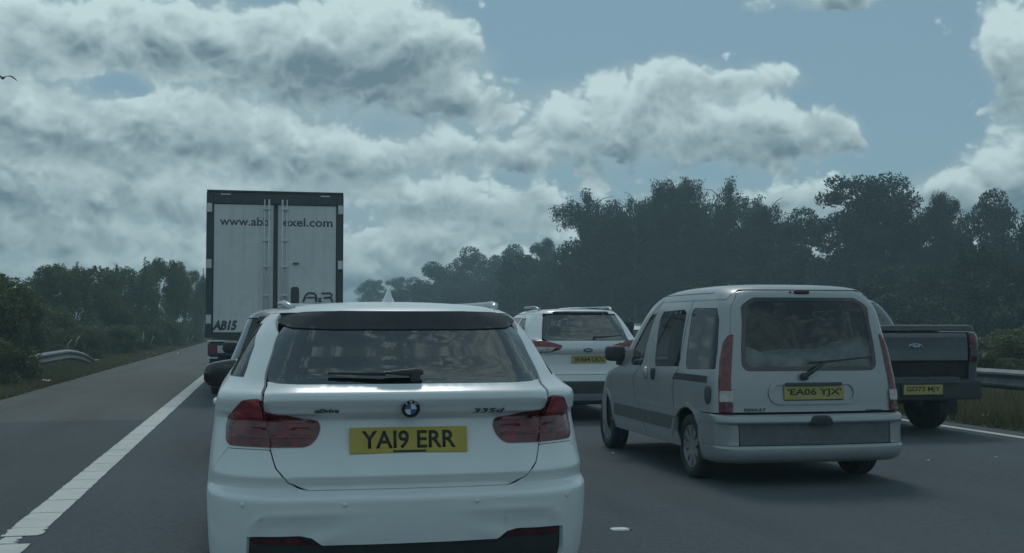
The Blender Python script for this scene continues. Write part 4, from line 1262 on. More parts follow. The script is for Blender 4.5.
# ------------------------------------------------------------------ simple closed cars farther on
def plain_car(name, label, X0, Y0, paint, H=1.5, L=4.2, W=.87, kind='hatch', lampmat='lens_red', cr=(.32, .34), gw=(.50, .60)):
    root = thing(name, label, 'car', (X0, Y0, 0))
    K = []
    def k(z, W_, yr, yf, rx=cr[0], ry=cr[1], c=.06, fx=.5, fy=.6, fc=.12): K.append((z * H / 1.5, W * W_, yr, yf, rx, ry, c, fx, fy, fc))
    bt = 1.0 if kind == 'saloon' else .0
    k(.20, .93, .12, L - .15); k(.30, .98, .04, L - .05); k(.50, 1, .0, L); k(.62, 1, .01, L); k(.64, 1, .05, L - .02); k(.70, 1, .07, L - .04)
    k(.85, .99, .09, L - .12); k(.95, .98, .10, L - .4); k(1.0, .96, .12 + .25 * bt, L - 1.0); k(1.04, .94, .15 + .75 * bt, L - 1.15); k(1.20, .86, .27 + .85 * bt, L - 1.5)
    k(1.38, .77, .42 + .95 * bt, L - 1.85); k(1.42, .72, .46 + .98 * bt, L - 1.95); k(1.455, .62, .55 + 1.0 * bt, L - 2.05); k(1.48, .42, .8 + .9 * bt, L - 2.2, .3, .3); k(1.495, .14, 1.2 + .4 * bt, L - 2.45, .1, .1, .02); k(1.5, .02, 1.45 + .2 * bt, L - 2.6 , .01, .02, 0)
    S = Surf(K, (X0, Y0)); h = H / 1.5
    gz = S.xz([(0, 1.36 * h), (-gw[0], 1.355 * h), (-gw[1], 1.07 * h), (0, 1.05 * h)])
    zr = 1.405 * h
    body_top = [(0, S.v_of_z(zr))]
    hz = S.xz([(0, 1.04 * h), (-.58, 1.04 * h), (-.62, .85 * h), (-.60, .66 * h), (0, .65 * h)])
    tail = panel('tailgate', S, mirror_poly(hz), paint, root, rnd=.02)
    panel('rear_window', S, mirror_poly(gz), M['glass_mid'], root, off=-.003, thick=.005, rnd=.03)
    for sd in (1, -1):
        f = (lambda p: p) if sd == 1 else flipu
        gedge = S.xz([(-gw[0] - .005, 1.36 * h), (-gw[1] - .008, 1.065 * h), (-.588, 1.04 * h), (-.628, .85 * h), (-.61, .65 * h)])
        fa = L - .85
        q = gedge + S.yz([(.40, .65 * h)]) + arc_yz(S, .78, .31, .36, 150, 20) + S.yz([(1.3, .25), (fa - .42, .25)]) + arc_yz(S, fa, .31, .36, 160, 20) + S.yz([(L - .42, .3), (L - .5, .8 * h), (L - 1.35, 1.02 * h), (L - 1.95, zr - .04), (.75 + bt, zr - .02)])
        y0 = .75 + 1.0 * bt
        w = [S.yz([(y0, 1.07 * h), (1.85, 1.06 * h), (1.83, 1.35 * h), (y0 + .25, 1.34 * h)]), S.yz([(1.93, 1.06 * h), (L - 1.5, 1.05 * h), (L - 1.95, 1.33 * h), (1.91, 1.35 * h)])]
        panel('body_side', S, f(q), paint, root, holes=[f(x) for x in w], rnd=.015)
        for x in w: panel('side_window', S, f(x), M['glass_mid'], root, off=-.004, thick=.005, rnd=.03)
        lz = S.xz([(-.63, 1.0 * h), (-.52, .98 * h), (-.53, .84 * h), (-.64, .82 * h)]) if kind == 'saloon' else S.xz([(-.60, 1.10 * h), (-.665, 1.02 * h), (-.66, .80 * h), (-.60, .80 * h)])
        panel('tail_light', S, f(lz), M[lampmat], root, off=.008, thick=.02, gap=.001, rnd=.02, dome=.01)
        for ya in (.78, fa): wheel(root, -sd * (W - .10), ya, .31, .2, -sd)
        mp = S.pt(*S.yz([(L - 1.55, 1.05 * h)], sd)[0], .0)
        mr = blob('door_mirror', (mp[0] - sd * .12, mp[1], 1.06 * h), (.11, .07, .07), M['black_plastic'], root, .55)
    def band(z0, z1, ye=.40): return [(0, S.v_of_z(z1))] + S.xz([(-.6, z1)]) + S.yz([(ye, z1), (ye, z0)]) + S.xz([(-.6, z0)]) + [(0, S.v_of_z(z0))]
    panel('bumper', S, mirror_poly(band(.22 * h, .645 * h)), paint, root, rnd=.01)
    patch('roof', S, -S.U, S.U, float(S.v_of_z(zr - .03)), S.vmax - .001, 101, 18, paint, root, off=.003)
    for sg in (1, -1):
        a_, b2 = (S.cut[3] + .1, S.U) if sg > 0 else (-S.U, -S.cut[3] - .1)
        patch('windscreen', S, a_, b2, float(S.v_of_z(1.04 * h)), float(S.v_of_z(zr)), 12, 12, M['glass_mid'], root)
        a_, b2 = (S.cut[3] - .2, S.U) if sg > 0 else (-S.U, -S.cut[3] + .2)
        patch('front_end', S, a_, b2, float(S.v_of_z(.25)), float(S.v_of_z(1.04 * h)), 12, 24, paint, root)
    inner_shell(S, root, .98 * h, arch_z=.72)
    plate(tail, (0, .07, .80 * h), .52, .111, 'BV68 KTO', (0, 0, 0), 'plate_yellow_dull')
    for xs in (-.36, .36): seat(root, xs, L - 2.0, .6 * h); seat(root, xs, 1.35 + .4 * bt, .6 * h)
    return root, S
hb, SH = plain_car('hatchback_car', 'grey hatchback half hidden between the white estate car and the lorry', .50, 11.4, M['grey_paint'], 1.58, 4.2, .86, cr=(.12, .2), gw=(.615, .72))
panel('spoiler', SH, mirror_poly(SH.xz([(0, 1.465), (-.55, 1.46), (-.58, 1.41), (0, 1.40)])), M['gloss_black'], hb, off=.012, thick=.03, rnd=.01)
plain_car('saloon_car', 'white saloon car glimpsed beyond the front of the silver van', 7.35, 20.4, M['white_paint2'], 1.40, 4.6, .88, 'saloon')

# ------------------------------------------------------------------ dark pickup, outside lane
def pickup():
    X0, Y0 = 7.93, 12.9
    root = thing('pickup_truck', 'dark slate pickup truck with covered load bed in the right lane', 'pickup truck', (X0, Y0, 0))
    K = []
    def k(z, W, yr, yf, rx=.10, ry=.12, c=.02, fx=.4, fy=.45, fc=.1): K.append((z, W, yr, yf, rx, ry, c, fx, fy, fc))
    k(.42, .86, .14, 5.2); k(.50, .90, .115, 5.28); k(.66, .915, .10, 5.3); k(.80, .92, .095, 5.3); k(.90, .92, .09, 5.28); k(.915, .92, .082, 5.28)
    k(1.10, .915, .085, 5.1); k(1.24, .905, .085, 4.6); k(1.29, .895, .10, 4.1); k(1.305, .885, .14, 3.95)
    k(1.31, .88, 1.5, 3.92, .2, .2, .03); k(1.315, .87, 1.72, 3.88, .2, .2, .03); k(1.33, .855, 1.76, 3.85, .2, .2, .03); k(1.55, .74, 1.86, 3.35, .2, .2, .04)
    k(1.70, .64, 1.98, 3.0, .2, .2, .04); k(1.745, .58, 2.06, 2.9, .24, .24, .04); k(1.77, .42, 2.25, 2.75, .25, .2, .02); k(1.78, .1, 2.45, 2.6, .05, .05, 0)
    S = Surf(K, (X0, Y0)); pt_ = M['slate_paint']
    def zsc(*pp): return S.xz(list(pp))
    t = zsc((0, 1.282), (-.60, 1.282), (-.725, 1.275), (-.735, 1.18), (-.735, .935), (0, .935))
    tail = panel('tailgate', S, mirror_poly(t), pt_, root, rnd=.02)
    # pressed ledge along the top and a lower stamped field
    panel('top_pressing', S, mirror_poly(zsc((0, 1.268), (-.66, 1.268), (-.70, 1.22), (0, 1.215))), pt_, tail, off=.012, thick=.014, rnd=.02)
    panel('lower_pressing', S, mirror_poly(zsc((0, 1.00), (-.62, 1.00), (-.66, .945), (0, .945))), pt_, tail, off=.010, thick=.012, rnd=.01)
    v = S.v_of_z(1.115); p = S.pt(0.0, v, .004)
    em = blob('oval_emblem', tuple(p), (.095, .012, .036), M['rail_silver'], tail, 1.0, 24, 10)
    blob('emblem_field', (p[0], p[1] - .008, p[2]), (.083, .0075, .028), M['deep_blue'], em, 1.0, 24, 10)
    text('emblem_script', 'Ford', .032, M['badge_white'], em, (p[0], p[1] - .0155, p[2]), width=.10, shear=.3, depth=.001, bold=.02)
    # bed cover
    cov = [(-.87, .16), (-.80, .085), (0, .07), (.80, .085), (.87, .16), (.86, 1.70), (-.86, 1.70)]
    V = [(x, y, 1.318) for x, y in cov] + [(x * .985, y + (.02 if y < 1 else 0), 1.368) for x, y in cov] + [(x * .93, y + (.07 if y < 1 else 0), 1.386) for x, y in cov]
    n = len(cov)
    F = [(i, (i + 1) % n, n + (i + 1) % n, n + i) for i in range(n)] + [(n + i, n + (i + 1) % n, 2 * n + (i + 1) % n, 2 * n + i) for i in range(n)] + [tuple(range(2 * n, 3 * n))]
    obj('bed_cover', V, F, M['grey_plastic'], root, False)
    # bumper and plate
    bm_ = box('rear_bumper', -.83, .83, -.06, .16, .45, .70, M['black_plastic'], root, .035)
    box('bumper_step', -.50, .50, -.085, .10, .655, .735, M['grey_plastic'], bm_, .012)
    plate(bm_, (-.01, -.093, .585), .53, .118, 'GD73 MJY', (0, 0, 0), 'plate_yellow_dull', tw=.86, th=.64)
    box('plate_backing', -.30, .28, -.088, -.062, .51, .66, M['black_plastic'], bm_, .006)
    for sd in (1, -1):
        f = (lambda p: p) if sd == 1 else flipu
        side = zsc((-.745, 1.285), (-.745, .66)) + S.yz([(.25, .66), (.72, .66)]) + arc_yz(S, 1.15, .40, .45, 145, 35) + S.yz([(1.62, .50), (1.74, .50), (1.74, 1.296), (.3, 1.296)])
        panel('bed_side', S, f(side), pt_, root, rnd=.015)
        cab = S.yz([(1.75, .50), (3.75, .50), (3.75, 1.22), (3.70, 1.30), (3.05, 1.68), (2.2, 1.70), (1.92, 1.66), (1.78, 1.31)])
        w = [S.yz([(1.95, 1.34), (2.72, 1.34), (2.72, 1.64), (2.12, 1.64)]), S.yz([(2.80, 1.34), (3.6, 1.33), (3.02, 1.63), (2.80, 1.64)])]
        panel('cab_side', S, f(cab), pt_, root, holes=[f(x) for x in w], rnd=.015)
        for x in w: panel('side_window', S, f(x), M['glass_dark'], root, off=-.004, thick=.005, rnd=.03)
        fe = S.yz([(3.76, .50)]) + arc_yz(S, 4.38, .40, .45, 165, 15) + S.yz([(5.0, .5), (4.95, 1.0), (4.4, 1.2), (3.76, 1.22)])
        panel('front_wing', S, f(fe), pt_, root, rnd=.015)
        l_ = zsc((-.75, 1.27), (-.93, 1.27)) ; 
        lp = zsc((-.752, 1.275)) + S.yz([(.30, 1.275), (.26, .92)]) + zsc((-.752, .92))
        tl = panel('tail_light', S, f(lp), M['lens_deep'], root, off=.006, thick=.02, rnd=.02, dome=.012)
        panel('lens_band', S, f(zsc((-.76, 1.08)) + S.yz([(.26, 1.08), (.26, .99)]) + zsc((-.76, .99))), M['grey_plastic'], tl, off=.02, thick=.004, rnd=.01)
        for ya in (1.15, 4.38): wheel(root, -sd * .79, ya, .385, .26, -sd, 'dark')
        mp = S.pt(*S.yz([(3.55, 1.33)], sd)[0], .0)
        blob('door_mirror', (mp[0] - sd * .15, mp[1], 1.36), (.13, .09, .12), M['black_plastic'], root, .5)
        box('mud_flap', -sd * .79 - .13, -sd * .79 + .13, .62, .64, .22, .52, M['rubber'], root, .006)
    rg = zsc((0, 1.66), (-.52, 1.65), (-.62, 1.36), (0, 1.355))
    panel('rear_window', S, mirror_poly(rg), M['glass_dark'], root, off=.004, thick=.01, rnd=.03)
    patch('cab_rear', S, -S.cut[2], S.cut[2], float(S.v_of_z(1.312)), float(S.v_of_z(1.70)), 30, 14, pt_, root, off=-.008)
    patch('roof', S, -S.U, S.U, float(S.v_of_z(1.695)), S.vmax - .001, 81, 14, pt_, root, off=.003)
    for sg in (1, -1):
        a_, b2 = (S.cut[3] + .05, S.U) if sg > 0 else (-S.U, -S.cut[3] - .05)
        patch('windscreen', S, a_, b2, float(S.v_of_z(1.315)), float(S.v_of_z(1.70)), 12, 12, M['glass_dark'], root)
        a_, b2 = (S.cut[3] - .2, S.U) if sg > 0 else (-S.U, -S.cut[3] + .2)
        patch('front_end', S, a_, b2, float(S.v_of_z(.45)), float(S.v_of_z(1.31)), 12, 24, pt_, root)
    inner_shell(S, root, 1.29, arch_z=.88, deep=.29)
    for x in (-.4, .4): box('chassis_rail', x - .05, x + .05, .1, 5.0, .40, .52, M['under'], root)
    tube('rear_axle', [(-.66, 1.15, .385), (.66, 1.15, .385)], .06, M['under'], root)
    tube('tow_bar', [(0, -.02, .42), (0, .3, .44)], .04, M['under'], root)
pickup()

# ------------------------------------------------------------------ box lorry in the left lane
def lorry():
    X0, Y0 = .185, 22.5
    W, ZT, ZB = 1.285, 3.905, 1.24
    root = thing('box_lorry', 'white box lorry seen from behind with two tall rear doors', 'lorry', (X0, Y0, 0))
    M['box_white'] = plain('lorry_white', (.60, .62, .62), .45, var=.05, scale=1.2, dirt=((.22, .22, .20), .4), streak=((.32, .32, .30), .22))
    M['frame_dark'] = plain('frame_dark', (.045, .055, .06), .5, .2, var=.15, scale=5)
    M['marker'] = plain('marker_pale', (.55, .57, .56), .35, coat=.4)
    bx_ = box('load_box', -W, W, .10, 8.2, ZB - .03, ZT - .02, M['box_white'], root, .02)
    for sd in (-1, 1):
        x0, x1 = sorted((sd * (W + .005), sd * (W - .125)))
        box('corner_post', x0, x1, -.02, .12, ZB - .10, ZT, M['frame_dark'], bx_, .012)
        for zz in (1.49, 2.54, 3.61):
            xa, xb = sorted((sd * (W - .10), sd * (W - .005)))
            box('hinge', xa, xb, -.05, -.022, zz - .085, zz + .085, M['marker'], bx_, .010)
    box('header_rail', -W + .127, W - .127, -.025, .12, ZT - .215, ZT + .004, M['frame_dark'], bx_, .012)
    box('header_cap', -W, W, -.04, .10, ZT + .006, ZT + .045, M['frame_dark'], bx_, .01)
    for x in (-W + .35, W - .35): box('roof_marker_lamp', x - .09, x + .09, -.05, -.027, ZT - .05, ZT - .025, M['marker'], bx_, .004)
    box('sill', -W + .127, W - .127, -.02, .12, ZB - .14, ZB - .012, M['frame_dark'], bx_, .01)
    doors = []
    for sd in (-1, 1):
        x0, x1 = sorted((sd * .030, sd * (W - .135)))
        d = box('rear_door', x0, x1, .0, .06, ZB, ZT - .222, M['box_white'], root, .008)
        doors.append(d)
        for xr in (.115, .215 if sd > 0 else .195):
            pass
        xr = sd * .125
        tube('lock_rod', [(xr, -.035, ZB - .05), (xr, -.035, ZT - .12)], .018, M['box_white'], d, 8)
        xr2 = sd * .21
        tube('lock_rod', [(xr2, -.03, ZB - .05), (xr2, -.03, ZT - .12)], .012, M['box_white'], d, 8)
        for zz in (ZB + .2, 1.95, 2.50, 3.0, ZT - .30):
            box('rod_bracket', min(xr, xr2) - .03, max(xr, xr2) + .03, -.055, -.002, zz - .016, zz + .016, M['box_white'], d, .004)
        box('door_seal', sd * .028 - .014, sd * .028 + .014, -.012, .05, ZB, ZT - .222, M['black_plastic'], d, .003)
    box('latch_handle', .33, .44, -.03, -.002, 2.545, 2.58, M['grey_plastic'], doors[1], .006)
    # rounded dark handle pocket, low on the right-hand door
    blob('handle_pocket', (.372, -.002, 1.945), (.080, .012, .17), M['frame_dark'], doors[1], .45, 20, 12)
    text('door_lettering', 'www.abb', .165, M['ink2'], doors[0], (-.585, -.0015, 3.36), width=.92, bold=.015, depth=.001)
    text('door_lettering', 'exel.com', .165, M['ink2'], doors[1], (.61, -.0015, 3.36), width=.94, bold=.015, depth=.001)
    text('door_lettering', 'AB15', .185, M['ink2'], doors[0], (-.93, -.0015, 1.375), width=.46, bold=.055, depth=.001, shear=.25)
    zo = .245
    def stroke(nm, pts, r, par): return tube(nm, [(x, -.004, z + zo) for x, z in pts], r, M['ink2'], par, 6)
    lg = stroke('logo', [(.53, 1.58), (.57, 1.70), (.63, 1.755), (.74, 1.745), (.775, 1.70), (.775, 1.58)], .021, doors[1])
    stroke('logo_stroke', [(.60, 1.665), (.75, 1.665)], .016, lg)
    stroke('logo_stroke', [(.82, 1.58), (.87, 1.66)], .016, lg)
    stroke('logo_stroke', [(.87, 1.58), (.82, 1.66)], .016, lg)
    stroke('logo_stroke', [(.88, 1.745), (1.04, 1.75), (1.08, 1.71), (1.06, 1.67), (.92, 1.66)], .020, lg)
    stroke('logo_stroke', [(1.06, 1.655), (1.09, 1.58)], .020, lg)
    # underneath
    for x in (-.42, .42): box('chassis_rail', x - .06, x + .06, .05, 8.0, .85, ZB - .06, M['under'], root)
    bar = box('rear_bumper_bar', -1.22, 1.22, -.02, .10, .50, .66, M['frame_dark'], root, .012)
    for x in (-.55, .55): box('bar_bracket', x - .05, x + .05, .0, .09, .66, .95, M['under'], bar)
    for sd in (-1, 1):
        lb = box('lamp_cluster', min(sd * 1.24, sd * .72), max(sd * 1.24, sd * .72), -.03, .06, .80, 1.04, M['frame_dark'], root, .015)
        for k_, mt in enumerate(('lens_red', 'lens_clear', 'lens_bright')):
            cx = sd * (1.15 - .16 * k_)
            box('lamp_lens', cx - .07, cx + .07, -.05, -.031, .85, .99, M[mt], lb, .008)
        box('reflector_strip', min(sd * 1.25, sd * .95), max(sd * 1.25, sd * .95), -.045, -.022, 1.07, 1.10, M['marker'], lb, .004)
        box('reflector_strip', min(sd * 1.25, sd * 1.05), max(sd * 1.25, sd * 1.05), -.045, -.022, .745, .775, M['marker'], lb, .004)
        for yy in (1.5, 2.85):
            wheel(root, sd * 1.08, yy, .50, .30, sd, 'dark'); wheel(root, sd * .76, yy, .50, .30, sd, 'dark')
        wheel(root, sd * 1.05, 8.9, .50, .32, sd, 'dark')
        mg = box('mudguard', min(sd * .60, sd * 1.24), max(sd * .60, sd * 1.24), .82, .86, .32, 1.05, M['rubber'], root, .006)
    cabm = box('cab', -1.22, 1.22, 8.45, 10.4, .65, 3.1, M['box_white'], root, .12)
    box('cab_glass', -1.08, 1.08, 10.36, 10.43, 1.75, 2.65, M['gloss_black'], cabm, .03)
    for sd in (-1, 1):
        blob('cab_mirror', (sd * 1.48, 10.2, 2.1), (.10, .08, .28), M['black_plastic'], cabm, .5)
        tube('mirror_arm', [(sd * 1.2, 10.2, 2.3), (sd * 1.42, 10.2, 2.3)], .02, M['black_plastic'], cabm)
M['ink2'] = plain('sign_grey', (.06, .072, .085), .5, var=.08)
lorry()

# ================================================================== vegetation
def leaf_mat(name, c0, c1, c2, transl=.25):
    m, nt, p, b = new_mat(name)
    out = nt.nodes['Material Output']
    gm = b.n('ShaderNodeNewGeometry')
    ob = b.n('ShaderNodeObjectInfo')
    tcn = b.n('ShaderNodeTexCoord')
    r = gm.outputs['Random Per Island']
    c = b.mix(r, c0, c1)
    c = b.mix(b.smooth(b.noise(tcn.outputs['Object'], .9, 3, .5), .38, .66, 0, .7), c, c2)
    c = b.mix(b.m('MULTIPLY', ob.outputs['Random'], .35), c, tuple(x * .7 for x in c0))
    nt.links.new(c, p.inputs['Base Color'])
    p.inputs['Roughness'].default_value = .6
    p.inputs['Specular IOR Level'].default_value = .3
    tr = b.n('ShaderNodeBsdfTranslucent'); nt.links.new(c, tr.inputs[0])
    mx = b.n('ShaderNodeMixShader'); mx.inputs[0].default_value = transl
    nt.links.new(p.outputs[0], mx.inputs[1]); nt.links.new(tr.outputs[0], mx.inputs[2])
    nt.links.new(mx.outputs[0], out.inputs['Surface'])
    return m
M['leaf'] = leaf_mat('leaf_broad', (.036, .052, .024), (.060, .080, .036), (.028, .042, .020))
M['leaf_birch'] = leaf_mat('leaf_birch', (.036, .052, .028), (.058, .078, .040), (.030, .044, .026))
M['leaf_pine'] = leaf_mat('leaf_pine', (.030, .050, .034), (.050, .075, .045), (.026, .040, .030), .12)
M['leaf_hedge'] = leaf_mat('leaf_hedge', (.098, .125, .046), (.150, .178, .070), (.076, .098, .044))
M['bark'] = plain('bark', (.075, .065, .055), .9, var=.3, scale=8, bump=.6, bscale=14)
M['bark_birch'] = plain('bark_birch', (.11, .105, .10), .8, var=.35, scale=5, bump=.4, bscale=12)
M['grass'] = leaf_mat('grass_blade', (.10, .115, .045), (.17, .165, .085), (.22, .19, .12), .3)

def leaf_quads(C, size, g, flat=0.0, hang=0.0):
    """one folded leaf-spray face pair per centre"""
    n = len(C)
    d = g.normal(size=(n, 3)); d[:, 2] = d[:, 2] * (1 - flat) - hang * 1.5
    d /= np.linalg.norm(d, axis=1, keepdims=True)
    e = g.normal(size=(n, 3)); e[:, 2] *= (1 - flat)
    e -= (e * d).sum(1, keepdims=True) * d
    e /= np.maximum(np.linalg.norm(e, axis=1, keepdims=True), 1e-6)
    nn = np.cross(d, e)
    L = size * g.uniform(.6, 1.35, (n, 1)); Wd = L * g.uniform(.35, .6, (n, 1))
    a = C - d * L * .5; b = C + d * L * .5
    k = nn * L * .14
    V = np.stack([a, C + e * Wd * .5 + k, b, C - e * Wd * .5 + k * g.uniform(-1, 1, (n, 1))], 1).reshape(-1, 3)
    i = np.arange(n) * 4
    return V, np.stack([i, i + 1, i + 2, i + 3], 1)
def quad_mesh(name, V, Q, mat):
    me = bpy.data.meshes.new(name)
    me.vertices.add(len(V)); me.vertices.foreach_set('co', V.astype(np.float32).ravel())
    me.loops.add(Q.size); me.loops.foreach_set('vertex_index', Q.astype(np.int32).ravel())
    me.polygons.add(len(Q)); me.polygons.foreach_set('loop_start', (np.arange(len(Q)) * Q.shape[1]).astype(np.int32))
    me.update(calc_edges=True)
    me.materials.append(mat)
    return me
def limb_mesh(name, limbs, mat, n=6):
    V, F = [], []
    for pts, rads in limbs:
        b0 = len(V); pts = [Vector(p) for p in pts]
        for i, p in enumerate(pts):
            t = (pts[min(i + 1, len(pts) - 1)] - pts[max(i - 1, 0)]).normalized()
            a = t.cross(Vector((0, 1, 0.2)))
            if a.length < .1: a = t.cross(Vector((1, 0, 0)))
            a.normalize(); c = a.cross(t)
            for k in range(n):
                th = 2 * pi * k / n
                V.append(p + (a * cos(th) + c * sin(th)) * rads[i])
        for i in range(len(pts) - 1):
            for k in range(n):
                F.append((b0 + i * n + k, b0 + i * n + (k + 1) % n, b0 + (i + 1) * n + (k + 1) % n, b0 + (i + 1) * n + k))
    me = mesh(name, V, F); me.materials.append(mat)
    return me
def tree_meshes(kind, seed, nleaf, size):
    """unit tree: height 1, nominal crown width 1 (scaled when placed)"""
    g = np.random.default_rng(seed)
    limbs, C = [], []
    lean = g.normal(0, .02, 2)
    def trunk(top, r0):
        pts = [(lean[0] * t + .012 * sin(7 * t + seed), lean[1] * t, top * t) for t in np.linspace(0, 1, 8)]
        limbs.append((pts, [r0 * (1 - .85 * t) for t in np.linspace(0, 1, 8)]))
        return np.array(pts)
    if kind == 'oak':
        tp = trunk(.78, .022)
        nc = 46
        cl = []
        while len(cl) < nc:
            p = g.uniform(-1, 1, 3)
            r = np.linalg.norm(p)
            if .45 < r < 1: cl.append(p)
        cl = np.array(cl)
        z = .56 + cl[:, 2] * .40
        wz = np.interp(z, [.12, .3, .55, .8, 1.0], [.55, .9, 1.0, .8, .45])
        cl = np.stack([cl[:, 0] * .44 * wz, cl[:, 1] * .44 * wz, z], 1)
        rad = g.uniform(.09, .17, nc)
        w = rad ** 2; w /= w.sum()
        idx = g.choice(nc, nleaf, p=w)
        dd = g.normal(size=(nleaf, 3)); dd /= np.linalg.norm(dd, axis=1, keepdims=True)
        rr = g.uniform(.25, 1, (nleaf, 1)) ** .45
        C = cl[idx] + dd * rr * rad[idx][:, None] * np.array([1.05, 1.05, .72])
        for k in g.choice(nc, 16, replace=False):
            b = tp[g.integers(2, 7)]; e = cl[k]
            limbs.append(([tuple(b), tuple(b * .5 + e * .5 + [0, 0, -.03]), tuple(e)], [.009, .006, .002]))
        lf = leaf_quads(C, size, g)
    elif kind == 'birch':
        tp = trunk(.95, .014)
        nb = 46
        out = []
        for k in range(nb):
            z0 = g.uniform(.22, .93); a = g.uniform(0, 2 * pi)
            reach = np.interp(z0, [.2, .4, .65, .85, .95], [.40, .48, .46, .34, .20]) * g.uniform(.6, 1.15)
            b = np.array([np.interp(z0, tp[:, 2], tp[:, 0]), np.interp(z0, tp[:, 2], tp[:, 1]), z0])
            e = b + np.array([cos(a) * reach, sin(a) * reach, .09 * g.uniform(.4, 1.3)])
            mid = (b + e) / 2 + [0, 0, .03]
            limbs.append(([tuple(b), tuple(mid), tuple(e)], [.005, .003, .001]))
            for s_ in range(g.integers(7, 12)):          # hanging sprays
                t = g.uniform(.25, 1.05); s0 = b + (e - b) * t + g.normal(0, .022, 3)
                ln = g.uniform(.05, .14)
                m_ = max(4, int(nleaf / (nb * 10)))
                q = np.repeat(s0[None], m_, 0)
                u = g.uniform(0, 1, m_)
                q[:, 2] -= u * ln
                q[:, :2] += g.normal(0, .030, (m_, 2)) * (1.1 - .6 * u[:, None])
                out.append(q)
        C = np.concatenate(out)
        lf = leaf_quads(C, size, g, 0, .5)
    elif kind == 'pine':
        tp = trunk(.93, .018)
        nb = 30; out = []
        for k in range(nb):
            z0 = .26 + .70 * (k / (nb - 1)) ** .9; a = k * 2.4 + g.normal(0, .4)
            reach = np.interp(z0, [.2, .45, .7, .9, 1.0], [.36, .48, .46, .36, .16]) * g.uniform(.55, 1.15)
            b = np.array([lean[0] * z0, lean[1] * z0, z0])
            e = b + np.array([cos(a) * reach, sin(a) * reach, .05 * g.uniform(-.5, 1.2)])
            limbs.append(([tuple(b), tuple((b + e) / 2 + [0, 0, .015]), tuple(e)], [.007, .004, .0015]))
            for s_ in range(3):
                t = (.5, .8, 1.0)[s_]; c0 = b + (e - b) * t + g.normal(0, .02, 3)
                m_ = int(nleaf / (nb * 3))
                dd = g.normal(size=(m_, 3)); dd /= np.linalg.norm(dd, axis=1, keepdims=True)
                rr = g.uniform(.1, 1, (m_, 1)) ** .5
                out.append(c0 + dd * rr * np.array([.13, .13, .062]) * g.uniform(.7, 1.25))
        C = np.concatenate(out)
        lf = leaf_quads(C, size, g, .3)
    else:   # shrub: foliage to the ground, many stems
        nc = 40
        th = g.uniform(0, 2 * pi, nc); z = g.uniform(.06, .88, nc)
        rr = np.sqrt(g.uniform(0, 1, nc)) * np.interp(z, [0, .3, .7, .9], [.46, .47, .36, .2])
        cl = np.stack([rr * np.cos(th), rr * np.sin(th), z], 1)
        rad = g.uniform(.07, .17, nc) * np.interp(z, [0, .6, 1], [1, 1, .6])
        w = rad ** 2; w /= w.sum()
        idx = g.choice(nc, int(nleaf * .93), p=w); m_ = len(idx)
        dd = g.normal(size=(m_, 3)); dd /= np.linalg.norm(dd, axis=1, keepdims=True)
        C = cl[idx] + dd * g.uniform(.2, 1, (m_, 1)) ** .45 * rad[idx][:, None]
        sp_ = []
        for k in range(14):                               # long shoots above the outline
            b = cl[g.integers(nc)]; t = g.normal(size=3) * .5; t[2] = abs(t[2]) + .7; t /= np.linalg.norm(t)
            m2 = int(nleaf * .03 / 14) + 2
            u = g.uniform(0, .16, (m2, 1)); sp_.append(b + t * u + g.normal(0, .010, (m2, 3)))
            limbs.append(([tuple(b * [.3, .3, 0]), tuple(b), tuple(b + t * .15)], [.008, .005, .001]))
        C = np.concatenate([C] + sp_)
        C[:, 2] = np.maximum(C[:, 2], .01)
        lf = leaf_quads(C, size, g)
    return limbs, lf
PROTO = {}
def proto(key, kind, seed, nleaf, size, leafm, barkm):
    limbs, (V, Q) = tree_meshes(kind, seed, nleaf, size)
    PROTO[key] = (limb_mesh('trunk', limbs, M[barkm]), quad_mesh('crown', V, Q, M[leafm]))
proto('oak1', 'oak', 11, 32000, .025, 'leaf', 'bark'); proto('oak2', 'oak', 12, 32000, .025, 'leaf', 'bark')
proto('birch1', 'birch', 21, 36000, .019, 'leaf_birch', 'bark_birch'); proto('birch2', 'birch', 22, 36000, .019, 'leaf_birch', 'bark_birch'); proto('birch3', 'birch', 27, 36000, .019, 'leaf_birch', 'bark_birch')
proto('pine1', 'pine', 31, 30000, .023, 'leaf_pine', 'bark'); proto('pine2', 'pine', 35, 30000, .023, 'leaf_pine', 'bark')
proto('shrub1', 'shrub', 41, 24000, .028, 'leaf_hedge', 'bark'); proto('shrub2', 'shrub', 42, 24000, .028, 'leaf_hedge', 'bark'); proto('shrub3', 'shrub', 43, 24000, .028, 'leaf_hedge', 'bark')
proto('wood1', 'shrub', 51, 20000, .040, 'leaf', 'bark'); proto('wood2', 'shrub', 52, 20000, .040, 'leaf', 'bark')
def put_tree(key, name, label, cat, px, ytop, wpx, Y, rz, group=None, zmin=None):
    """stand a tree at road distance Y where its top shows at (px, ytop); width as it subtends"""
    p = at_y(px, ytop, Y)
    dep = (p - C_O) @ C_F
    H = p[2] + .03; W = wpx / FPX * dep
    root = thing(name, label, cat, (p[0], Y, -.04), rz, group)
    root.scale = (W, W, H)
    tm, cm = PROTO[key]
    link('trunk', tm, None, root); link('crown', cm, None, root)
    return root
T = put_tree
GR = 'trees beyond the far carriageway'
T('pine1', 'pine_tree', 'small dark pine far off, left of the estate car antenna', 'tree', 372, 281, 34, 230, .3, GR)
T('pine2', 'pine_tree', 'small dark pine far off, right of the estate car antenna', 'tree', 400, 279, 32, 228, 1.3, GR)
T('oak1', 'broadleaf_tree', 'rounded low tree at the left end of the far tree line', 'tree', 436, 262, 62, 175, .5, GR)
T('oak2', 'broadleaf_tree', 'broad dark tree in the middle of the far clump above the estate roof', 'tree', 472, 251, 66, 168, 1.7, GR)
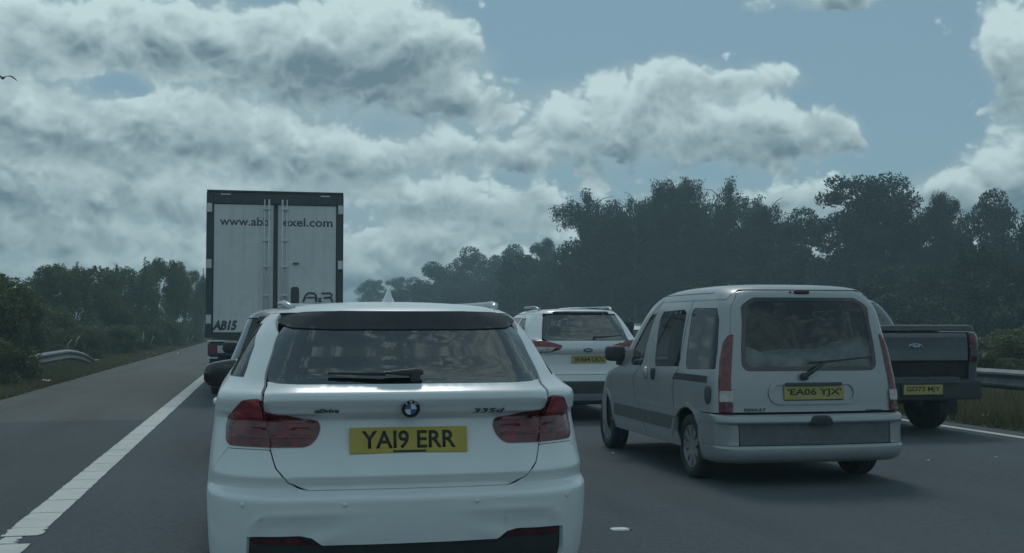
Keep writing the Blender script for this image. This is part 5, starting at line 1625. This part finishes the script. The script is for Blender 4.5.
T('oak1', 'broadleaf_tree', 'tallest dark tree of the far clump left of the airy pine', 'tree', 508, 244, 60, 165, 2.9, GR)
T('pine2', 'pine_tree', 'airy pine with gaps of sky left of the tall birches', 'tree', 549, 242, 44, 135, .8, GR)
T('birch1', 'birch_tree', 'tall birch at the left edge of the birch stand', 'birch', 592, 189, 92, 104, .2, GR)
T('birch2', 'birch_tree', 'tall birch second from the left in the birch stand', 'birch', 634, 190, 90, 102, 1.4, GR)
T('birch3', 'birch_tree', 'tallest feathery birch above the roof of the silver van', 'birch', 682, 178, 96, 98, 2.1, GR)
T('birch1', 'birch_tree', 'feathery birch at the right of the birch stand', 'birch', 722, 180, 84, 97, 3.6, GR)
T('birch2', 'birch_tree', 'lower birch between the birch stand and the big dark pine', 'birch', 772, 198, 96, 92, 4.4, GR)
T('oak2', 'broadleaf_tree', 'dark leafy tree filling the dip left of the big pine', 'tree', 806, 214, 90, 88, .9, GR)
T('pine1', 'pine_tree', 'broad dark pine with a flat crown behind the van', 'tree', 872, 179, 128, 82, 2.2, GR)
T('oak1', 'broadleaf_tree', 'leafy tree under the crown of the broad dark pine', 'tree', 880, 194, 104, 85, 4.0, GR)
T('pine2', 'pine_tree', 'slim pine with tiered branches right of the broad pine', 'tree', 938, 197, 50, 80, 3.3, GR)
T('oak2', 'broadleaf_tree', 'rounded tree at the right end of the tree line', 'tree', 992, 197, 92, 76, 5.0, GR)
T('oak1', 'broadleaf_tree', 'tree reaching into the right edge of the picture', 'tree', 1064, 150, 104, 60, 1.1, GR)
T('oak1', 'broadleaf_tree', 'dense dark tree inside the left half of the birch stand', 'tree', 604, 205, 84, 108, 1.6, GR)
T('oak2', 'broadleaf_tree', 'dense dark tree inside the middle of the birch stand', 'tree', 650, 206, 88, 106, 2.5, GR)
T('oak1', 'broadleaf_tree', 'dense dark tree inside the right half of the birch stand', 'tree', 700, 196, 92, 102, 4.9, GR)
T('oak2', 'broadleaf_tree', 'dense dark tree low between the birch stand and the broad pine', 'tree', 760, 212, 90, 98, 5.7, GR)
T('oak1', 'broadleaf_tree', 'dense dark tree behind the slim tiered pine', 'tree', 935, 208, 96, 90, .2, GR)
T('birch3', 'birch_tree', 'dark birch behind the gap between birch stand and airy pine', 'birch', 612, 215, 90, 112, 5.1, GR)
T('birch1', 'birch_tree', 'dark birch at the back in the middle of the birch stand', 'birch', 655, 205, 90, 110, 5.9, GR)
# low woodland edge that closes the view between and below the crowns
rr_ = random.Random(5)
GL = 'bushes along the foot of the tree line'
k_ = 0
for i in range(15):
    px = 520 + i * 38
    Y = 132 - (px - 520) * .142
    T('wood1' if i % 2 else 'wood2', 'woodland_bush', 'dark bush at the foot of the tree line across the road', 'bush', px, 250 + rr_.uniform(-14, 12), 84 + rr_.uniform(-8, 14), Y - 6, rr_.uniform(0, 6), GL)
for i in range(9):
    px = 700 + i * 42
    T('wood2' if i % 2 else 'wood1', 'woodland_bush', 'dark bush at the foot of the tree line across the road', 'bush', px, 292 + rr_.uniform(-12, 10), 96 + rr_.uniform(-8, 14), 74 - (px - 700) * .075, rr_.uniform(0, 6), GL)
for i, px in enumerate((396, 425, 455, 485, 512, 540)):
    T('wood1' if i % 2 else 'wood2', 'woodland_bush', 'dark bush at the foot of the tree line across the road', 'bush', px, 288 - i * 3, 60, 170 - i * 6, i * 1.3, GL)
tag(link('woodland', None), kind='stuff') if False else None

GS = 'bushes in the central reservation'
for i, (px, yt, w, Y) in enumerate(((1050, 318, 150, 24), (1004, 334, 110, 29), (968, 332, 90, 35), (930, 330, 80, 42), (1012, 352, 40, 21.5))):
    T('shrub1' if i % 2 else 'shrub3', 'reserve_bush', ['large dark bush at the right edge of the picture behind the crash barrier', 'dark bush behind the crash barrier right of the pickup',
      'dark bush right behind the pickup tailgate corner', 'dark bush hidden mostly behind the pickup load bed', 'small pale bush just above the right crash barrier rail'][i], 'bush', px, yt, w, Y, i * 1.7, GS)

# left verge: hedge bushes from near to far
GH = 'hedge bushes along the left verge'
T('shrub1', 'hedge_bush', 'nearest green hedge bush cut by the left edge of the picture', 'bush', -22, 260, 140, 29.5, .4, GH)
T('shrub2', 'hedge_bush', 'green hedge bush just left of the broken crash barrier', 'bush', 4, 272, 92, 38, 1.9, GH)
T('shrub3', 'hedge_bush', 'low hedge bush behind the broken crash barrier', 'bush', 40, 296, 90, 50, 2.2, GH)
T('shrub1', 'hedge_bush', 'tall hedge bush left of the highest part of the hedge', 'bush', 62, 257, 84, 58, 3.1, GH)
T('shrub3', 'hedge_bush', 'large dark hedge bush left of the middle of the hedge', 'bush', 92, 253, 76, 62, .9, GH)
T('shrub2', 'hedge_bush', 'highest dark bush in the middle of the hedge', 'bush', 132, 249, 74, 72, 4.4, GH)
T('shrub1', 'hedge_bush', 'large bush right of the highest part of the hedge', 'bush', 160, 252, 66, 80, 5.3, GH)
T('shrub3', 'hedge_bush', 'thin lighter bush at the far end of the hedge beside the lorry', 'bush', 188, 258, 46, 96, 2.8, GH)
T('shrub2', 'hedge_bush', 'far hedge bush half hidden behind the lorry', 'bush', 212, 262, 50, 120, 1.0, GH)
for i, (px, yt, w, Y) in enumerate(((78, 322, 60, 46), (112, 318, 56, 54), (142, 320, 50, 62), (168, 318, 44, 74), (188, 322, 34, 88), (22, 318, 70, 42), (-20, 330, 90, 27))):
    T(('shrub1', 'shrub2', 'shrub3')[i % 3], 'bramble_bush', ['low bramble bush just right of the broken crash barrier end', 'low bramble bush under the middle of the hedge', 'low bramble bush below the highest hedge bush', 'low bramble bush right of the pale broken stems', 'far low bramble bush close beside the lorry', 'low bramble bush behind the left end of the broken barrier', 'nearest low bramble bush at the left picture edge'][i], 'bush', px, yt, w, Y, i * 1.1, 'brambles at the foot of the hedge')

# cut pale stems left by the flail mower
M['cut_wood'] = plain('cut_wood', (.42, .38, .30), .8, var=.25, scale=20)
for i, (px, py, Y, s) in enumerate(((66, 343, 44, .5), (75, 339, 46, .45), (125, 340, 58, .5), (136, 344, 58, .9), (143, 338, 60, .8), (151, 339, 62, .5), (172, 341, 74, .6), (186, 340, 80, .6), (191, 338, 86, .6))):
    p = at_y(px, py, Y - 1.6)
    a = rr_.uniform(-1.2, 1.2); L = s * .42
    st_ = tube('cut_stem', [(0, 0, -p[2] * 0 - .25), (sin(a) * L * .5, 0, 0), (sin(a) * L, .05, cos(a) * L * .6 + .05)], [.02, .02, .014], M['cut_wood'], None, 6)
    st_.location = tuple(p)
    tag(st_, 'pale broken stem sticking out of the bramble bushes', 'stem', 'pale cut stems in the brambles')

# grass on both verges (uncountable)
def grass_patch(name, label, rects, n, hmin, hmax, seed):
    g = np.random.default_rng(seed)
    P = []
    for (x0, x1, y0, y1, w) in rects:
        m_ = int(n * w)
        y = y0 * (y1 / y0) ** g.uniform(0, 1, m_)         # denser near
        P.append(np.stack([g.uniform(x0, x1, m_), y, np.full(m_, -.03)], 1))
    P = np.concatenate(P); m_ = len(P)
    h = g.uniform(hmin, hmax, (m_, 1)); a = g.uniform(0, 2 * pi, m_)
    wv = np.stack([np.cos(a), np.sin(a), np.zeros(m_)], 1) * (.006 + .0006 * P[:, 1:2])
    ln = g.normal(0, .35, (m_, 3)) * h; ln[:, 2] = h[:, 0]
    V = np.stack([P - wv, P + wv, P + ln * .6 + wv * .5, P + ln], 1).reshape(-1, 3)
    i = np.arange(m_) * 4
    me = quad_mesh(name, V, np.stack([i, i + 1, i + 2, i + 3], 1), M['grass'])
    return tag(link(name, me), label, 'grass', kind='stuff')
grass_patch('verge_grass', 'rough green grass along the left verge', [(-6.6, -4.72, 12, 110, 1.0), (-9, -6.4, 12, 60, .6)], 30000, .05, .22, 3)
grass_patch('reserve_grass', 'dry grass on the central reservation', [(9.75, 14.5, 10, 60, 1.0)], 30000, .08, .48, 4)

# ------------------------------------------------------------------ crash barriers
M['galv'] = plain('galvanised', (.15, .165, .17), .55, .4, var=.2, scale=5, dirt=((.16, .14, .12), .5))
M['galv_pale'] = plain('galvanised_pale', (.20, .21, .205), .5, .45, var=.15, scale=5, dirt=((.16, .14, .12), .4))
def beam(name, path, mat, parent, face):
    """W-section rail along path; face = side the corrugation bulges to"""
    prof = [(.0, -.155), (.012, -.15), (.075, -.105), (.08, -.075), (.02, -.025), (.015, 0), (.02, .025), (.08, .075), (.075, .105), (.012, .15), (.0, .155)]
    V, F = [], []
    n = len(prof)
    for p in path:
        for dx, dz in prof: V.append((p[0] + face * dx, p[1], p[2] + dz))
    for i in range(len(path) - 1):
        for k in range(n - 1): F.append((i * n + k, i * n + k + 1, (i + 1) * n + k + 1, (i + 1) * n + k))
    o = obj(name, V, F, mat, parent, False)
    sm = o.modifiers.new('thickness', 'SOLIDIFY'); sm.thickness = .005
    return o
cb = thing('crash_barrier', 'long galvanised crash barrier along the central reservation', 'barrier', (11.35, 0, 0))
for i in range(28):
    beam('rail', [(0, 4 + i * 4.0, .53), (0, 4 + i * 4.0 + 4.02, .53)], M['galv'], cb, -1)
for i in range(36):
    box('post', .0, .06, 4 + i * 3.2, 4 + i * 3.2 + .1, -.05, .66, M['galv'], cb, .004)
bb = thing('crash_barrier', 'short bent crash barrier end dipping to the ground by the hedge', 'barrier', (-5.75, 0, 0))
pth = []
for i in range(13):
    t = i / 12; y = 31.6 + 10.4 * t
    pth.append((-.25 * (1 - t) ** 2 + .02 * sin(9 * t), y, (.44 + .05 * sin(3 * t)) - .46 * max(0, (t - .45) / .55) ** 1.8))
beam('rail', pth, M['galv_pale'], bb, 1)
for y, h in ((32.2, .44), (34.6, .44), (37.0, .38)): box('post', -.20, -.12, y, y + .1, -.05, h, M['galv'], bb, .004)

# ------------------------------------------------------------------ litter and a bird
M['litter'] = plain('litter_white', (.62, .63, .62), .6, var=.1, scale=30)
def scrap(px, py, label, w, grp, z=.0):
    r = ray(px, py); t = (z - HCAM) / r[2]; p = C_O + r * t
    n = 5; V, F = [], []
    for j in range(n):
        for i in range(n):
            x, y = (i / 4 - .5) * w, (j / 4 - .5) * w * .7
            V.append((x, y, .02 + .35 * w * abs(noise.noise(Vector((x * 9 / w + px, y * 9 / w, py))))))
    for j in range(n - 1):
        for i in range(n - 1): F.append((j * n + i, j * n + i + 1, (j + 1) * n + i + 1, (j + 1) * n + i))
    o = obj('litter_scrap', V, F, M['litter'], None)
    o.location = (p[0], p[1], z); o.rotation_euler = (0, 0, px)
    sm = o.modifiers.new('thickness', 'SOLIDIFY'); sm.thickness = .004
    tag(o, label, 'litter', grp)
GLt = 'scraps of litter'
for px, py, w, lab in ((94, 361, .28, 'white scrap of litter at the end of the broken crash barrier'), (145, 354, .30, 'left one of two white scraps of litter close together in the verge'),
                       (154, 354.5, .22, 'right one of two white scraps of litter close together in the verge'), (178, 354, .25, 'farthest white scrap of litter in the verge near the lorry'),
                       (47, 382, .22, 'white scrap of litter in the grass in front of the broken barrier'), (985, 417, .16, 'small white scrap of litter in the grass beyond the right road edge')):
    scrap(px, py, lab, w, GLt, .05)
for px, py in ((996, 459), (928, 462), (613, 455)):
    scrap(px, py, ('tiny pale grit chip near the right picture edge on the asphalt' if px > 950 else 'tiny pale grit chip on the asphalt just right of the van') if px > 700 else 'tiny pale grit chip on the asphalt left of the van', .035, None, .002)

def bird():
    p = at_y(3, 78, 45)
    root = thing('bird', 'dark bird flying high at the left edge of the sky', 'bird', tuple(p), .5)
    M['feather'] = plain('feather', (.03, .03, .032), .8, var=.2)
    # one skin: body rings plus wings drawn out of its sides
    V, F = [], []; n = 10
    ring = [(-.24, .005, 0), (-.16, .03, .0), (-.05, .05, 0), (.06, .055, 0), (.14, .035, .01), (.19, .028, .02), (.23, .012, .015), (.26, .002, .012)]
    for y, r, z in ring:
        for k in range(n): V.append((r * cos(2 * pi * k / n), y, z + r * .9 * sin(2 * pi * k / n)))
    for i in range(len(ring) - 1):
        for k in range(n): F.append((i * n + k, i * n + (k + 1) % n, (i + 1) * n + (k + 1) % n, (i + 1) * n + k))
    for sd in (-1, 1):
        b0 = len(V)
        for x, z, y0, y1 in ((.03, .02, -.06, .10), (.16, .10, -.07, .10), (.28, .11, -.09, .07), (.40, .03, -.10, .02), (.48, -.04, -.09, -.05)):
            V += [(sd * x, y1, z + .008), (sd * x, y0, z), (sd * x, y1, z - .008), (sd * x, y0, z - .004)]
        for i in range(4):
            a = b0 + i * 4; c = a + 4
            F += [(a, a + 1, c + 1, c), (a + 2, c + 2, c + 3, a + 3), (a, c, c + 2, a + 2), (a + 1, a + 3, c + 3, c + 1)]
    b0 = len(V)
    V += [(-.05, -.36, 0), (.05, -.36, 0), (.015, -.2, .008), (-.015, -.2, .008), (0, -.2, -.01)]
    F += [(b0, b0 + 1, b0 + 2, b0 + 3), (b0, b0 + 4, b0 + 1)]
    obj('bird_body', V, F, M['feather'], root)
bird()

# ------------------------------------------------------------------ thin haze added to lift dark tones, standing in for a windscreen veil
def haze():
    m = bpy.data.materials.new('veil_haze'); m.use_nodes = True
    nt = m.node_tree; nt.nodes.clear()
    out = nt.nodes.new('ShaderNodeOutputMaterial'); pv = nt.nodes.new('ShaderNodeVolumePrincipled')
    pv.inputs['Color'].default_value = (.66, .92, 1.0, 1)
    pv.inputs['Density'].default_value = .0021
    pv.inputs['Anisotropy'].default_value = .2
    nt.links.new(pv.outputs[0], out.inputs['Volume'])
    o = box('haze', -920, 920, -920, 920, -1.1, 16.0, m)
    tag(o, 'thin pale haze added over the road in place of a windscreen veil', 'haze', kind='stuff')
haze()
